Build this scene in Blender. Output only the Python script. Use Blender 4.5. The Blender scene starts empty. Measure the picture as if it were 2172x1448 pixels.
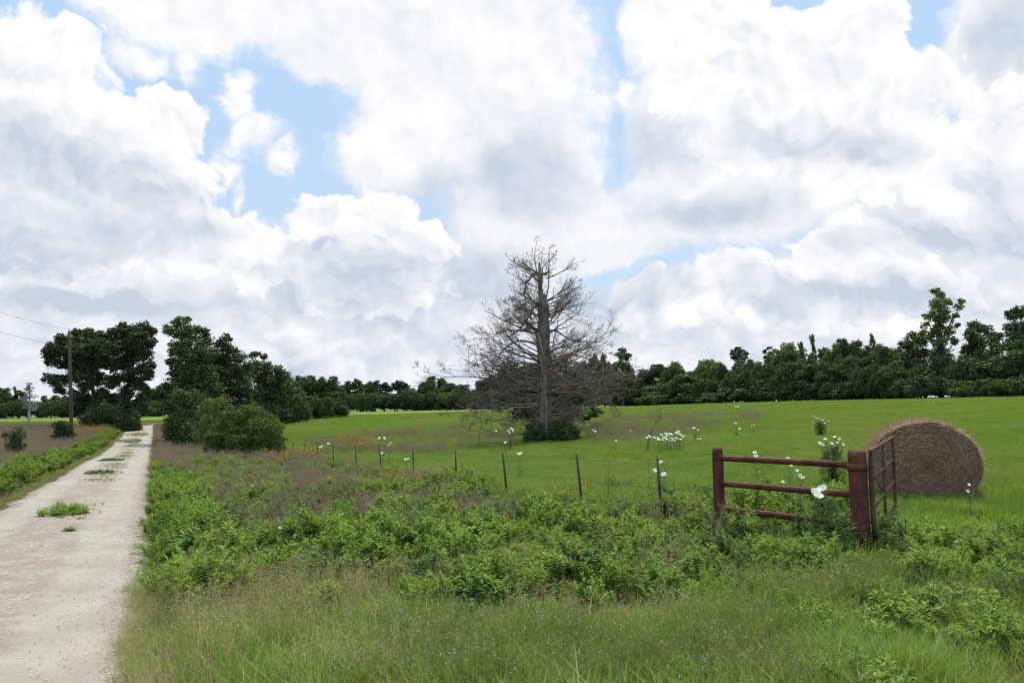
import bpy, math, random
import numpy as np
from mathutils import Vector, Matrix, Euler

R = math.radians
random.seed(7)
rng = np.random.default_rng(11)
sc = bpy.context.scene
COL = sc.collection

# ------------------------------------------------------------------ camera
F_PX, CX, CY = 1751.0, 1086.0, 724.0
CAM = np.array([0.0, 0.0, 1.9])
PITCH, ROLL = math.atan(136 / F_PX), R(-0.65)
cd = bpy.data.cameras.new('camera')
cam = bpy.data.objects.new('camera', cd)
COL.objects.link(cam)
cd.sensor_width = 36
cd.lens = 36 * F_PX / 2172
cd.clip_start, cd.clip_end = 0.05, 6000
ROT = Euler((R(90) + PITCH, 0, 0)).to_matrix() @ Matrix.Rotation(ROLL, 3, 'Z')
cam.matrix_world = Matrix.Translation(Vector(CAM)) @ ROT.to_4x4()
sc.camera = cam
RM = np.array(ROT)

def ray(px, py):
    v = RM @ np.array([(px - CX) / F_PX, (CY - py) / F_PX, -1.0])
    return v / np.linalg.norm(v)

def at(px, py, Y):
    """world point seen at a pixel of the photograph, at depth Y in front of the camera"""
    d = ray(px, py)
    return CAM + d * (Y / d[1])

# ------------------------------------------------------------------ exposure and light
sc.view_settings.view_transform = 'Standard'
sc.view_settings.look = 'None'
sc.view_settings.gamma = 1
sc.view_settings.exposure = 0.0
SUN_EL, SUN_AZ = R(66), R(22)          # azimuth from +Y towards +X
sd = bpy.data.lights.new('sun', 'SUN')
sd.energy, sd.angle, sd.color = 4.9, R(7), (1.0, 0.95, 0.87)
so = bpy.data.objects.new('sun', sd)
COL.objects.link(so)
sdir = Vector((math.sin(SUN_AZ) * math.cos(SUN_EL), math.cos(SUN_AZ) * math.cos(SUN_EL), math.sin(SUN_EL)))
so.rotation_euler = sdir.to_track_quat('Z', 'Y').to_euler()
cy = sc.cycles
cy.max_bounces, cy.diffuse_bounces, cy.glossy_bounces = 6, 3, 2
cy.transmission_bounces, cy.transparent_max_bounces = 4, 6
cy.use_denoising = True
cy.use_adaptive_sampling = True
cy.adaptive_threshold = 0.01
cy.sample_clamp_indirect = 4

# ------------------------------------------------------------------ node helper
class NT:
    def __init__(s, nt): s.nt = nt
    def n(s, t, **kw):
        x = s.nt.nodes.new(t)
        for k, v in kw.items(): setattr(x, k, v)
        return x
    def link(s, a, b): s.nt.links.new(a, b)
    def put(s, sock, v):
        if isinstance(v, bpy.types.NodeSocket): s.nt.links.new(v, sock)
        elif v is not None: sock.default_value = v
    def m(s, op, a, b=None, c=None, clamp=False):
        x = s.n('ShaderNodeMath', operation=op, use_clamp=clamp)
        for i, v in enumerate((a, b, c)): s.put(x.inputs[i], v)
        return x.outputs[0]
    def v(s, op, a, b=None, scale=None):
        x = s.n('ShaderNodeVectorMath', operation=op)
        s.put(x.inputs[0], a); s.put(x.inputs[1], b)
        if scale is not None: s.put(x.inputs['Scale'], scale)
        return x.outputs['Value'] if op in ('LENGTH', 'DOT_PRODUCT', 'DISTANCE') else x.outputs[0]
    def noise(s, vec, scale, detail=4, rough=0.5, dim='3D', color=False, dist=0.0):
        x = s.n('ShaderNodeTexNoise', noise_dimensions=dim)
        s.put(x.inputs['Vector'], vec)
        x.inputs['Scale'].default_value = scale; x.inputs['Detail'].default_value = detail
        x.inputs['Roughness'].default_value = rough; x.inputs['Distortion'].default_value = dist
        return x.outputs['Color' if color else 'Fac']
    def mix(s, f, a, b, blend='MIX'):
        x = s.n('ShaderNodeMix', data_type='RGBA', blend_type=blend)
        s.put(x.inputs[0], f)
        for i, q in ((6, a), (7, b)):
            if isinstance(q, tuple): q = (*q[:3], 1)
            s.put(x.inputs[i], q)
        return x.outputs[2]
    def smooth(s, val, a, b, lo=0.0, hi=1.0):
        x = s.n('ShaderNodeMapRange', interpolation_type='SMOOTHSTEP')
        s.put(x.inputs[0], val)
        for i, q in enumerate((a, b, lo, hi)): x.inputs[i + 1].default_value = q
        return x.outputs[0]
    def lin(s, val, a, b, lo=0.0, hi=1.0):
        x = s.n('ShaderNodeMapRange')
        s.put(x.inputs[0], val)
        for i, q in enumerate((a, b, lo, hi)): x.inputs[i + 1].default_value = q
        return x.outputs[0]

# ------------------------------------------------------------------ world: sky with cumulus clouds
wd = bpy.data.worlds.new('World')
sc.world = wd
wd.use_nodes = True
wd.node_tree.nodes.clear()
W = NT(wd.node_tree)
SKY_K = 0.1
tc = W.n('ShaderNodeTexCoord').outputs['Generated']
sky = W.n('ShaderNodeTexSky', sky_type='NISHITA', sun_disc=False)
sky.sun_elevation, sky.sun_rotation = SUN_EL, SUN_AZ
sky.air_density, sky.dust_density, sky.ozone_density = 1.0, 2.0, 1.0
sep = W.n('ShaderNodeSeparateXYZ'); W.link(tc, sep.inputs[0])
X_, Y_, Z_ = sep.outputs
az = W.m('ARCTAN2', X_, Y_)
el = W.m('ARCTAN2', Z_, W.m('SQRT', W.m('ADD', W.m('MULTIPLY', X_, X_), W.m('MULTIPLY', Y_, Y_))))
cmb = W.n('ShaderNodeCombineXYZ'); W.link(az, cmb.inputs[0]); W.link(el, cmb.inputs[1])
P = cmb.outputs[0]
half = (0.5, 0.5, 0.5)
def warp(p, sc_, amp, det):
    n_ = W.v('SUBTRACT', W.noise(p, sc_, det, 0.55, '2D', True), half)
    return W.v('ADD', p, W.v('SCALE', n_, None, amp))
PW = warp(P, 7, 0.075, 5)
PW = warp(PW, 30, 0.024, 4)
def azel(px, py):
    d = ray(px, py)
    return math.atan2(d[0], d[1]), math.atan2(d[2], math.hypot(d[0], d[1]))
def blob(px, py, rx, ry, p):
    a, e = azel(px, py)
    x = W.v('MULTIPLY', W.v('SUBTRACT', p, (a, e, 0)), (F_PX / rx, F_PX / ry, 0))
    return W.m('SUBTRACT', 1.0, W.v('LENGTH', x))
def field(lst, p, k=0.18):
    out = None
    for b in lst:
        q = blob(*b, p)
        out = q if out is None else W.m('SMOOTH_MAX', out, q, k)
    return out
# puffs: rounded cauliflower relief
def puffs(p, s, sm):
    x = W.n('ShaderNodeTexVoronoi', voronoi_dimensions='2D', feature='SMOOTH_F1')
    W.put(x.inputs['Vector'], p); x.inputs['Scale'].default_value = s
    x.inputs['Smoothness'].default_value = sm
    x.inputs['Detail'].default_value = 2.0; x.inputs['Roughness'].default_value = 0.5
    return W.m('SUBTRACT', 0.5, x.outputs['Distance'])
pf = puffs(PW, 26, 0.9)
pf_up = puffs(W.v('ADD', PW, (0.006, 0.012, 0)), 26, 0.9)
relief = W.m('SUBTRACT', pf, pf_up)
nz = W.m('SUBTRACT', W.noise(P, 9, 6, 0.55, '2D'), 0.5)
nz_up = W.m('SUBTRACT', W.noise(W.v('ADD', P, (0.012, 0.03, 0)), 9, 6, 0.55, '2D'), 0.5)
nrel = W.m('SUBTRACT', nz, nz_up)
nf = W.m('SUBTRACT', W.noise(P, 24, 6, 0.62, '2D'), 0.5)
# back layer: soft sheets (high part of the photograph and the low bank)
back = [(420, 20, 330, 105), (730, 60, 260, 130), (1000, 170, 330, 290), (880, 320, 210, 120), (1120, 420, 210, 260),
        (1440, 60, 170, 160), (1480, 250, 190, 190), (1560, 420, 330, 125), (1700, 260, 330, 150), (2150, 50, 170, 115),
        (2100, 480, 290, 110), (1300, 480, 160, 100), (600, 720, 900, 250), (1600, 740, 900, 175), (60, 600, 500, 120),
        (2500, 400, 400, 400), (-350, 300, 400, 300), (1000, -400, 1400, 330), (2172, 640, 340, 120)]
wisps = [(415, 150, 40, 50), (508, 175, 48, 40), (492, 225, 36, 45), (530, 290, 48, 45), (600, 335, 45, 45), (488, 350, 48, 45), (515, 420, 20, 45), (330, 130, 120, 40), (1310, 200, 60, 40)]
Db = W.m('ADD', W.m('ADD', W.m('ADD', field(back, PW, 0.14), W.m('MULTIPLY', nf, 0.22)), -0.02), W.m('MULTIPLY', nz, 0.45))
Db = W.m('ADD', Db, W.m('MULTIPLY', pf, 0.12))
ab = W.smooth(Db, -0.02, 0.26)
Dw = W.m('ADD', W.m('ADD', field(wisps, PW, 0.1), W.m('MULTIPLY', nz, 1.0)), W.m('MULTIPLY', nf, 1.3))
aw = W.smooth(Dw, -0.05, 0.7, 0.0, 0.95)
# front layer: cumulus heaps with crisp tops
front1 = [(50, 130, 150, 125), (20, 300, 270, 230), (200, 300, 190, 150), (352, 262, 92, 92), (300, 390, 160, 140),
          (430, 500, 160, 90), (110, 480, 380, 105), (560, 560, 130, 80)]
front2 = [(690, 465, 98, 72), (800, 460, 105, 88), (890, 520, 98, 72), (780, 600, 220, 105), (640, 560, 75, 70)]
front3 = [(1560, 130, 250, 160), (1800, 110, 140, 130), (1700, 230, 310, 150), (1930, 190, 125, 105), (1850, 330, 200, 130),
          (1810, 540, 115, 95), (1860, 630, 210, 100), (2130, 230, 95, 95), (2060, 370, 150, 100), (2150, 400, 140, 130),
          (1560, 600, 120, 75), (1400, 640, 130, 80), (1640, 640, 130, 75)]
def front_layer(lst, amp=0.42):
    D = W.m('ADD', W.m('ADD', W.m('ADD', field(lst, PW, 0.12), W.m('MULTIPLY', nf, 0.10)), -0.09), W.m('MULTIPLY', pf, amp))
    return D, W.smooth(D, -0.01, 0.13)
D1, a1 = front_layer(front1, 0.45); D2, a2 = front_layer(front2); D3, a3 = front_layer(front3, 0.4)
# grey bellies
greys = [(170, 440, 330, 150), (60, 330, 200, 130), (780, 590, 260, 110), (1750, 640, 240, 60), (1350, 620, 200, 60), (200, 640, 300, 40), (150, 400, 260, 120), (90, 525, 330, 60), (330, 500, 200, 65), (740, 640, 260, 90), (700, 540, 120, 50), (1000, 590, 170, 110),
         (1640, 300, 330, 75), (1400, 300, 150, 80), (1530, 455, 240, 65), (2060, 490, 280, 70), (1100, 380, 200, 150), (930, 400, 120, 90),
         (2140, 60, 140, 110), (1880, 645, 260, 45), (2130, 420, 80, 150), (1850, 320, 150, 60)]
g = None
for b in greys:
    q = W.smooth(blob(*b, PW), 0.0, 0.9)
    g = q if g is None else W.m('SUBTRACT', W.m('ADD', g, q), W.m('MULTIPLY', g, q))
G = W.m('ADD', W.m('MULTIPLY', g, 0.68), W.m('ADD', W.m('MULTIPLY', nrel, 0.8), W.m('MULTIPLY', nf, -0.18)))
lowfade = W.smooth(el, 0.0, 0.28, 0.36, 0.0)           # the bank near the horizon is duller
G = W.m('ADD', G, lowfade)
# small distant heaps low over the horizon: lit tops, duller flat bases
PL = W.v('MULTIPLY', PW, (1.0, 2.3, 0))
lo1 = W.noise(PL, 11, 6, 0.58, '2D'); lo2 = W.noise(W.v('ADD', PL, (0.004, 0.03, 0)), 11, 6, 0.58, '2D')
lowb = W.smooth(el, 0.03, 0.24, 1.0, 0.0)
G = W.m('ADD', G, W.m('MULTIPLY', lowb, W.m('ADD', W.m('MULTIPLY', W.m('SUBTRACT', lo1, lo2), 1.7), W.m('MULTIPLY', W.m('SUBTRACT', 0.5, lo1), 1.2))))
K = 1 / SKY_K
white, grey = (1.02 * K, 1.02 * K, 1.04 * K), (0.585 * K, 0.66 * K, 0.76 * K)
cb = W.mix(W.m('SUBTRACT', W.m('ADD', G, 0.20), W.m('MULTIPLY', relief, 0.2), clamp=True), white, grey)
def shade(D, extra):
    inner = W.smooth(D, 0.1, 0.8, 0.0, 0.25)
    s_ = W.m('SUBTRACT', W.m('ADD', W.m('MULTIPLY', G, 0.9), inner), W.m('MULTIPLY', relief, 0.55))
    return W.mix(W.m('SUBTRACT', s_, extra, clamp=True), white, grey)
col = W.mix(0.9, sky.outputs[0], (0.52 * K, 0.73 * K, 1.0 * K))
hz = W.smooth(el, 0.0, 0.42, 0.75, 0.0)
col = W.mix(hz, col, (0.68 * K, 0.80 * K, 0.92 * K))
wcol = W.mix(W.m('SUBTRACT', W.m('ADD', W.m('MULTIPLY', G, 0.4), 0.42), W.m('ADD', W.m('MULTIPLY', Dw, 0.5), W.m('MULTIPLY', relief, 0.6)), clamp=True), white, grey)
col = W.mix(ab, col, cb)
col = W.mix(aw, col, wcol)
col = W.mix(a3, col, shade(D3, 0.02))
col = W.mix(a2, col, shade(D2, 0.10))
col = W.mix(a1, col, shade(D1, 0.02))
# unseen sky overhead and behind the camera brightened: added fill for trees and bale
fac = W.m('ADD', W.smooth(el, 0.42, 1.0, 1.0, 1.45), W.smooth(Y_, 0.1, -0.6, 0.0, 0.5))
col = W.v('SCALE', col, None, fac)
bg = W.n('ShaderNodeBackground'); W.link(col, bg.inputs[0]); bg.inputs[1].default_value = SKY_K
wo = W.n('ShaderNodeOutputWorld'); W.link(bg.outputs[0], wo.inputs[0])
wd.cycles.sampling_method = 'MANUAL'
wd.cycles.sample_map_resolution = 512

# ------------------------------------------------------------------ terrain height
CP = np.array([(0, -12, .35), (-12, -5, .3), (12, -5, .35), (0, 0, .2), (9, 0, .2), (-9, 2, .15), (3, 6, .08), (-4, 6, .08),
    (-8, 10, 0), (0, 10, 0), (5, 10.5, 0), (12, 10, .1), (1.3, 16, -.12), (-9, 16, -.12), (-14, 14, -.05), (9, 16, .05), (16, 16, .2),
    (-3.1, 26, -.4), (-12, 28, -.38), (8, 26, -.1), (18, 26, .35), (-22, 30, -.25), (-8.2, 38, -.75), (-18, 40, -.55), (5, 38, -.3), (25, 38, .6),
    (2, 50, -.3), (-14, 52, -1.0), (-27, 55, -.75), (33, 50, .9), (15, 50, .15), (-37, 70, -.6), (-31, 75, -.8), (0, 70, -.2), (40, 75, 1.4), (20, 75, .7),
    (-38, 90, -.55), (-52, 125, -.6), (-54, 100, -.15), (0, 110, .3), (68, 110, 2.1), (35, 110, 1.5), (44, 150, 1.73), (27, 220, 1.35), (-32, 160, .5), (-37, 300, .5),
    (-155, 250, 0), (-90, 170, -.2), (-68, 130, -.3), (110, 180, 2.6), (60, 30, 1.0), (-60, 30, 0), (100, -60, 1), (-100, -60, 0.5),
    (-400, 500, 1), (0, 600, 1.5), (400, 500, 4), (-1600, 1600, 2), (1600, 1600, 6), (1600, -300, 4), (-1600, -300, 2)], float)
def tps(d): return d * d * np.log(d + 1e-9)
_n = len(CP)
_A = np.zeros((_n + 3, _n + 3))
_A[:_n, :_n] = tps(np.linalg.norm(CP[:, None, :2] - CP[None, :, :2], axis=2)) + np.eye(_n) * 2.0
_A[:_n, _n] = 1; _A[:_n, _n + 1:] = CP[:, :2]; _A[_n, :_n] = 1; _A[_n + 1:, :_n] = CP[:, :2].T
_w = np.linalg.solve(_A, np.concatenate([CP[:, 2], np.zeros(3)]))
def gz(x, y):
    x = np.atleast_1d(np.asarray(x, float)); y = np.atleast_1d(np.asarray(y, float))
    out = np.zeros(x.shape); xf, yf = x.ravel(), y.ravel(); of = np.zeros(xf.shape)
    for i in range(0, len(xf), 20000):
        a, b = xf[i:i + 20000], yf[i:i + 20000]
        d = np.hypot(a[:, None] - CP[None, :, 0], b[:, None] - CP[None, :, 1])
        of[i:i + 20000] = tps(d) @ _w[:_n] + _w[_n] + _w[_n + 1] * a + _w[_n + 2] * b
    return of.reshape(x.shape)
def g1(x, y): return float(gz(x, y)[0])
def ground_px(px, py):
    """where the ray through a pixel meets the ground"""
    d = ray(px, py); t = 2.0
    while t < 900:
        p = CAM + d * t
        if p[2] < g1(p[0], p[1]): break
        t *= 1.02
    return p
def on_ground(px, Y, py=900):
    p = at(px, py, Y)
    return np.array([p[0], p[1], g1(p[0], p[1])])

# road frame: t along the lane, n to its right
AZ_ROAD = math.atan((330 - CX) / F_PX)
TX, TY = math.sin(AZ_ROAD), math.cos(AZ_ROAD)
NX, NY = TY, -TX
def nn(x, y): return x * NX + y * NY
def road_bend(y): return 0.0 * y
ROAD_R, ROAD_L = -0.16, -2.95

# ------------------------------------------------------------------ mesh helper
class Geo:
    def __init__(s): s.V, s.F, s.K, s.M, s.n = [], [], [], [], 0
    def add(s, V, F, rnd=None, mat=0):
        V = np.asarray(V, float).reshape(-1, 3); F = np.asarray(F, int)
        if rnd is None: rnd = np.full(len(F), 0.5)
        s.V.append(V); s.F.append(F + s.n); s.K.append(np.broadcast_to(rnd, (len(F),)).astype(float)); s.M.append(np.full(len(F), mat)); s.n += len(V)
    def mesh(s, name, mats, smooth=False):
        me = bpy.data.meshes.new(name)
        V = np.concatenate(s.V)
        me.vertices.add(len(V)); me.vertices.foreach_set('co', V.astype(np.float32).ravel())
        lv = np.concatenate([f.ravel() for f in s.F]).astype(np.int32)
        ls = np.concatenate([np.full(len(f), f.shape[1]) for f in s.F])
        st = np.concatenate([[0], np.cumsum(ls)[:-1]]).astype(np.int32)
        me.loops.add(len(lv)); me.loops.foreach_set('vertex_index', lv)
        me.polygons.add(len(ls)); me.polygons.foreach_set('loop_start', st)
        me.polygons.foreach_set('material_index', np.concatenate(s.M).astype(np.int32))
        if smooth: me.polygons.foreach_set('use_smooth', np.ones(len(ls), bool))
        a = me.attributes.new('rnd', 'FLOAT', 'FACE'); a.data.foreach_set('value', np.concatenate(s.K).astype(np.float32))
        for m_ in (mats if isinstance(mats, (list, tuple)) else [mats]): me.materials.append(m_)
        me.update(calc_edges=True)
        return me

def unit(v):
    return v / (np.linalg.norm(v, axis=-1, keepdims=True) + 1e-12)

def add_leaves(geo, C, D, U, L, Wd, rnd, fold=0.25, droop=0.0, mat=0):
    """folded lance-shaped leaves: base C, direction D, face normal U, length L, width Wd (arrays)"""
    C = np.asarray(C); D = unit(D); S = unit(np.cross(D, U)); U = np.cross(S, D)
    L = np.asarray(L)[:, None]; Wd = np.asarray(Wd)[:, None]
    b = C; t = C + D * L - U * droop * L; m_ = C + D * L * .5 - U * fold * Wd * .5
    l = C + D * L * .48 - S * Wd * .5 + U * fold * Wd * .3; r = C + D * L * .48 + S * Wd * .5 + U * fold * Wd * .3
    n = len(C); V = np.stack([b, m_, t, l, r], 1).reshape(-1, 3)
    i = np.arange(n)[:, None] * 5
    F = np.concatenate([i + np.array([0, 4, 2, 1]), i + np.array([0, 1, 2, 3])])
    geo.add(V, F, np.concatenate([rnd, rnd]), mat)

def add_cards(geo, C, N, S0, rnd, asp=0.6, mat=0):
    """leaf sprays: rhombic quads at C facing roughly N"""
    n = len(C)
    T = unit(np.cross(N, rng.normal(size=(n, 3)))); B = np.cross(unit(N), T)
    s = np.asarray(S0)[:, None]
    bend = unit(N) * s * 0.18
    V = np.stack([C - T * s * .5 - bend, C + B * s * asp * .5, C + T * s * .5 - bend, C - B * s * asp * .5], 1).reshape(-1, 3)
    F = np.arange(n)[:, None] * 4 + np.arange(4)
    geo.add(V, F, rnd, mat)

def add_blades(geo, Bp, H, lean, azm, Wd, rnd, curve=0.5, mat=0):
    """grass blades in three segments; lean = horizontal reach"""
    n = len(Bp)
    d = np.stack([np.cos(azm), np.sin(azm), np.zeros(n)], 1); s = np.stack([-np.sin(azm), np.cos(azm), np.zeros(n)], 1)
    tw = rng.uniform(-.9, .9, n)[:, None]; s = unit(s + d * tw)
    H = H[:, None]; lean = lean[:, None]; Wd = Wd[:, None]; z = np.array([0, 0, 1.])
    p = [Bp + d * lean * (t ** (1 + curve)) + z * H * (t - 0.25 * curve * t * t * np.minimum(lean / H, 1.5)) for t in (0, .4, .75, 1)]
    w = [.8, 1, .65]
    V = []
    for k in range(3): V += [p[k] - s * Wd * w[k] * .5, p[k] + s * Wd * w[k] * .5]
    V.append(p[3])
    V = np.stack(V, 1).reshape(-1, 3); i = np.arange(n)[:, None] * 7
    geo.add(V, np.concatenate([i + np.array([0, 1, 3, 2]), i + np.array([2, 3, 5, 4])]), np.concatenate([rnd, rnd]), mat)
    geo.add(np.zeros((0, 3)), np.zeros((0, 3), int))
    geo.F[-1] = i + np.array([4, 5, 6]) + geo.n - len(V); geo.K[-1] = rnd; geo.M[-1] = np.full(n, mat)

def add_tubes(geo, Pt, Rd, sides, rnd=None, mat=0):
    """a batch of tubes: Pt (m, n, 3), Rd (m, n)"""
    Pt = np.asarray(Pt, float); Rd = np.asarray(Rd, float)
    m_, n = Rd.shape
    T = unit(np.gradient(Pt, axis=1))
    ref = np.where(np.abs(T[:, :1, 2:3]) > .8, np.array([1., 0, 0]), np.array([0, 0, 1.]))
    A = unit(np.cross(T, ref)); B = np.cross(T, A)
    th = np.arange(sides) * 2 * math.pi / sides
    V = Pt[:, :, None] + Rd[:, :, None, None] * (A[:, :, None] * np.cos(th)[:, None] + B[:, :, None] * np.sin(th)[:, None])
    idx = np.arange(m_ * n * sides).reshape(m_, n, sides)
    a = idx[:, :-1]; b = idx[:, 1:]
    F = np.stack([a, np.roll(a, -1, 2), np.roll(b, -1, 2), b], -1).reshape(-1, 4)
    if rnd is None: rnd = 0.5
    elif np.ndim(rnd): rnd = np.repeat(rnd, (n - 1) * sides)
    geo.add(V.reshape(-1, 3), F, rnd, mat)
    cap = idx[:, -1]; cap0 = idx[:, 0][:, ::-1]
    if sides > 4:
        geo.add(np.zeros((0, 3)), np.zeros((0, sides), int))
        geo.F[-1] = np.concatenate([cap, cap0]) + geo.n - V.size // 3; geo.K[-1] = np.full(len(geo.F[-1]), .5); geo.M[-1] = np.full(len(geo.F[-1]), mat)

def smooth_path(pts, n):
    pts = np.asarray(pts, float); k = len(pts)
    t = np.linspace(0, k - 1, n); out = []
    for u in t:
        i = min(int(u), k - 2); f = u - i
        p0, p1, p2, p3 = pts[max(i - 1, 0)], pts[i], pts[i + 1], pts[min(i + 2, k - 1)]
        out.append(.5 * ((2 * p1) + (-p0 + p2) * f + (2 * p0 - 5 * p1 + 4 * p2 - p3) * f * f + (-p0 + 3 * p1 - 3 * p2 + p3) * f ** 3))
    return np.array(out)
def tube(geo, pts, r, sides=8, n=None, rnd=None, mat=0):
    pts = np.asarray(pts, float)
    if n: pts = smooth_path(pts, n)
    r = np.interp(np.linspace(0, 1, len(pts)), np.linspace(0, 1, len(np.atleast_1d(r))), np.atleast_1d(r))
    add_tubes(geo, pts[None], r[None], sides, rnd, mat)

def link(name, me, parent=None, loc=None):
    o = bpy.data.objects.new(name, me); COL.objects.link(o)
    if parent: o.parent = parent
    if loc is not None: o.location = loc
    return o
def tag(o, label=None, cat=None, group=None, kind=None):
    if label: o['label'] = label
    if cat: o['category'] = cat
    if group: o['group'] = group
    if kind: o['kind'] = kind
    return o
def empty(name, loc, label, cat, group=None):
    o = bpy.data.objects.new(name, None); COL.objects.link(o); o.location = loc
    o.empty_display_size = .2
    return tag(o, label, cat, group)
def copy_tree(o, parent=None):
    c = o.copy(); COL.objects.link(c)
    if parent: c.parent = parent
    for ch in list(o.children): copy_tree(ch, c)
    return c

# ------------------------------------------------------------------ materials
def new_mat(name):
    m_ = bpy.data.materials.new(name); m_.use_nodes = True; m_.node_tree.nodes.clear()
    return m_, NT(m_.node_tree)
def leaf_mat(name, c1, c2, c3=None, patch=None, patch_scale=0.6, trans=0.3, rough=0.6, spec=0.10):
    """c1..c2 vary leaf by leaf and plant by plant, c3 (optional) on a few; patch tints larger areas"""
    m_, T = new_mat(name)
    at_ = T.n('ShaderNodeAttribute', attribute_name='rnd').outputs['Fac']
    oi = T.n('ShaderNodeObjectInfo').outputs['Random']
    pos = T.n('ShaderNodeNewGeometry').outputs['Position']
    f = T.m('ADD', T.m('MULTIPLY', at_, .55), T.m('MULTIPLY', oi, .45))
    col_ = T.mix(f, c1, c2)
    if c3: col_ = T.mix(T.smooth(at_, .86, .93), col_, c3)
    if patch:
        col_ = T.mix(T.smooth(T.noise(pos, 1.1, 4, .65), .38, .62), T.mix(1.0, col_, (.74, .80, .80), 'MULTIPLY'), col_)
        col_ = T.mix(T.smooth(T.noise(pos, .45, 5, .7), .56, .70, 0, .6), col_, (.30, .31, .11))
        pn = T.noise(pos, patch_scale, 3)
        col_ = T.mix(T.smooth(pn, .42, .66), col_, patch)
    b = T.n('ShaderNodeBsdfPrincipled'); T.link(col_, b.inputs['Base Color'])
    b.inputs['Roughness'].default_value = rough; b.inputs['Specular IOR Level'].default_value = spec
    tr = T.n('ShaderNodeBsdfTranslucent'); T.link(T.mix(1.0, col_, (1.2, 1.15, .55), 'MULTIPLY'), tr.inputs[0])
    mx = T.n('ShaderNodeMixShader'); mx.inputs[0].default_value = trans
    T.link(b.outputs[0], mx.inputs[1]); T.link(tr.outputs[0], mx.inputs[2])
    o = T.n('ShaderNodeOutputMaterial'); T.link(mx.outputs[0], o.inputs[0])
    return m_
def solid_mat(name, c1, c2, scale=6, rough=.8, stretch=(1, 1, 1), bump=.3, metal=0, spec=.3, c3=None, coord='Object', bscale=3):
    m_, T = new_mat(name)
    co = T.n('ShaderNodeTexCoord').outputs[coord]
    mp = T.n('ShaderNodeMapping'); T.link(co, mp.inputs[0]); mp.inputs['Scale'].default_value = stretch
    n1 = T.noise(mp.outputs[0], scale, 6, .6)
    col_ = T.mix(T.smooth(n1, .35, .65), c1, c2)
    if c3: col_ = T.mix(T.smooth(T.noise(mp.outputs[0], scale * 2.7, 5, .7), .58, .7), col_, c3)
    b = T.n('ShaderNodeBsdfPrincipled'); T.link(col_, b.inputs['Base Color'])
    b.inputs['Roughness'].default_value = rough; b.inputs['Metallic'].default_value = metal; b.inputs['Specular IOR Level'].default_value = spec
    bp = T.n('ShaderNodeBump'); bp.inputs['Strength'].default_value = bump; bp.inputs['Distance'].default_value = .02
    T.link(T.noise(mp.outputs[0], scale * bscale, 6, .65), bp.inputs['Height']); T.link(bp.outputs[0], b.inputs['Normal'])
    o = T.n('ShaderNodeOutputMaterial'); T.link(b.outputs[0], o.inputs[0])
    return m_

M_weed = leaf_mat('leafy_weed', (.092, .160, .024), (.245, .345, .056), (.36, .43, .11), trans=.35)
M_weed_dark = leaf_mat('dark_weed', (.065, .115, .024), (.13, .19, .040), trans=.3)
M_weed_mid = leaf_mat('broad_weed', (.060, .120, .028), (.150, .245, .060), (.30, .30, .12), trans=.32)
M_stem = leaf_mat('green_stem', (.16, .19, .07), (.25, .23, .11), trans=.1)
M_grass = leaf_mat('green_grass', (.120, .205, .030), (.245, .350, .062), (.44, .38, .21), trans=.35)
M_pasture = leaf_mat('pasture_grass', (.165, .245, .038), (.255, .345, .062), patch=(.23, .27, .068), patch_scale=.12, trans=.35)
M_tan = leaf_mat('tan_grass', (.35, .29, .15), (.50, .41, .24), (.22, .27, .07), trans=.3)
M_brown = leaf_mat('dead_grass', (.215, .150, .115), (.37, .275, .20), (.13, .15, .06), trans=.2)
M_tree = leaf_mat('tree_leaves', (.046, .074, .026), (.098, .132, .042), trans=.22, rough=.5)
M_oak = leaf_mat('oak_leaves', (.038, .058, .022), (.078, .106, .036), trans=.2, rough=.45)
M_pine = leaf_mat('pine_needles', (.038, .062, .028), (.068, .100, .040), trans=.12)
M_lite = leaf_mat('light_tree_leaves', (.080, .120, .036), (.155, .205, .060), trans=.28)
M_shrub = leaf_mat('shrub_leaves', (.060, .098, .024), (.140, .190, .044), trans=.25)
M_bark = solid_mat('bark', (.035, .028, .022), (.075, .062, .05), 9, .9, (1, 1, .25), .8)
M_dead = solid_mat('dead_bark', (.095, .070, .054), (.215, .163, .125), 7, .9, (1, 1, .16), .9, c3=(.06, .045, .035))
M_twig = solid_mat('dead_twigs', (.115, .082, .062), (.205, .152, .116), 3, .9, bump=0)
M_split = solid_mat('split_wood', (.30, .20, .13), (.40, .28, .2), 6, .8, (1, 1, .1), .8)
M_greytwig = solid_mat('grey_twigs', (.26, .24, .22), (.36, .34, .31), 3, .9, bump=0)
M_pole = solid_mat('pole_wood', (.060, .042, .033), (.105, .078, .06), 5, .85, (1, 1, .08), .5)
M_rust = solid_mat('rusty_pipe', (.060, .020, .013), (.125, .042, .025), 5, .8, (1, 1, .6), .35, spec=.18, c3=(.19, .088, .048))
M_rust_dark = solid_mat('dark_rusty_steel', (.055, .028, .022), (.11, .05, .038), 9, .7, bump=.3, c3=(.02, .017, .016))
M_tpost = solid_mat('post_steel', (.030, .022, .019), (.090, .048, .033), 12, .7, bump=.2)
M_wire = solid_mat('wire_steel', (.07, .055, .045), (.13, .10, .085), 20, .6, bump=0)
M_petal = leaf_mat('white_petal', (.78, .78, .76), (.86, .86, .85), trans=.35, rough=.5)
M_yel = leaf_mat('yellow_centre', (.65, .42, .05), (.75, .5, .08), trans=0)
M_orange = leaf_mat('orange_petal', (.72, .26, .02), (.82, .36, .03), trans=.25)
M_yellowp = leaf_mat('yellow_petal', (.62, .36, .03), (.72, .30, .03), trans=.25)
M_redbrown = leaf_mat('dark_centre', (.08, .02, .01), (.12, .03, .012), trans=0)
M_lilac = leaf_mat('lilac_petal', (.42, .38, .60), (.62, .57, .74), trans=.3)
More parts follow.
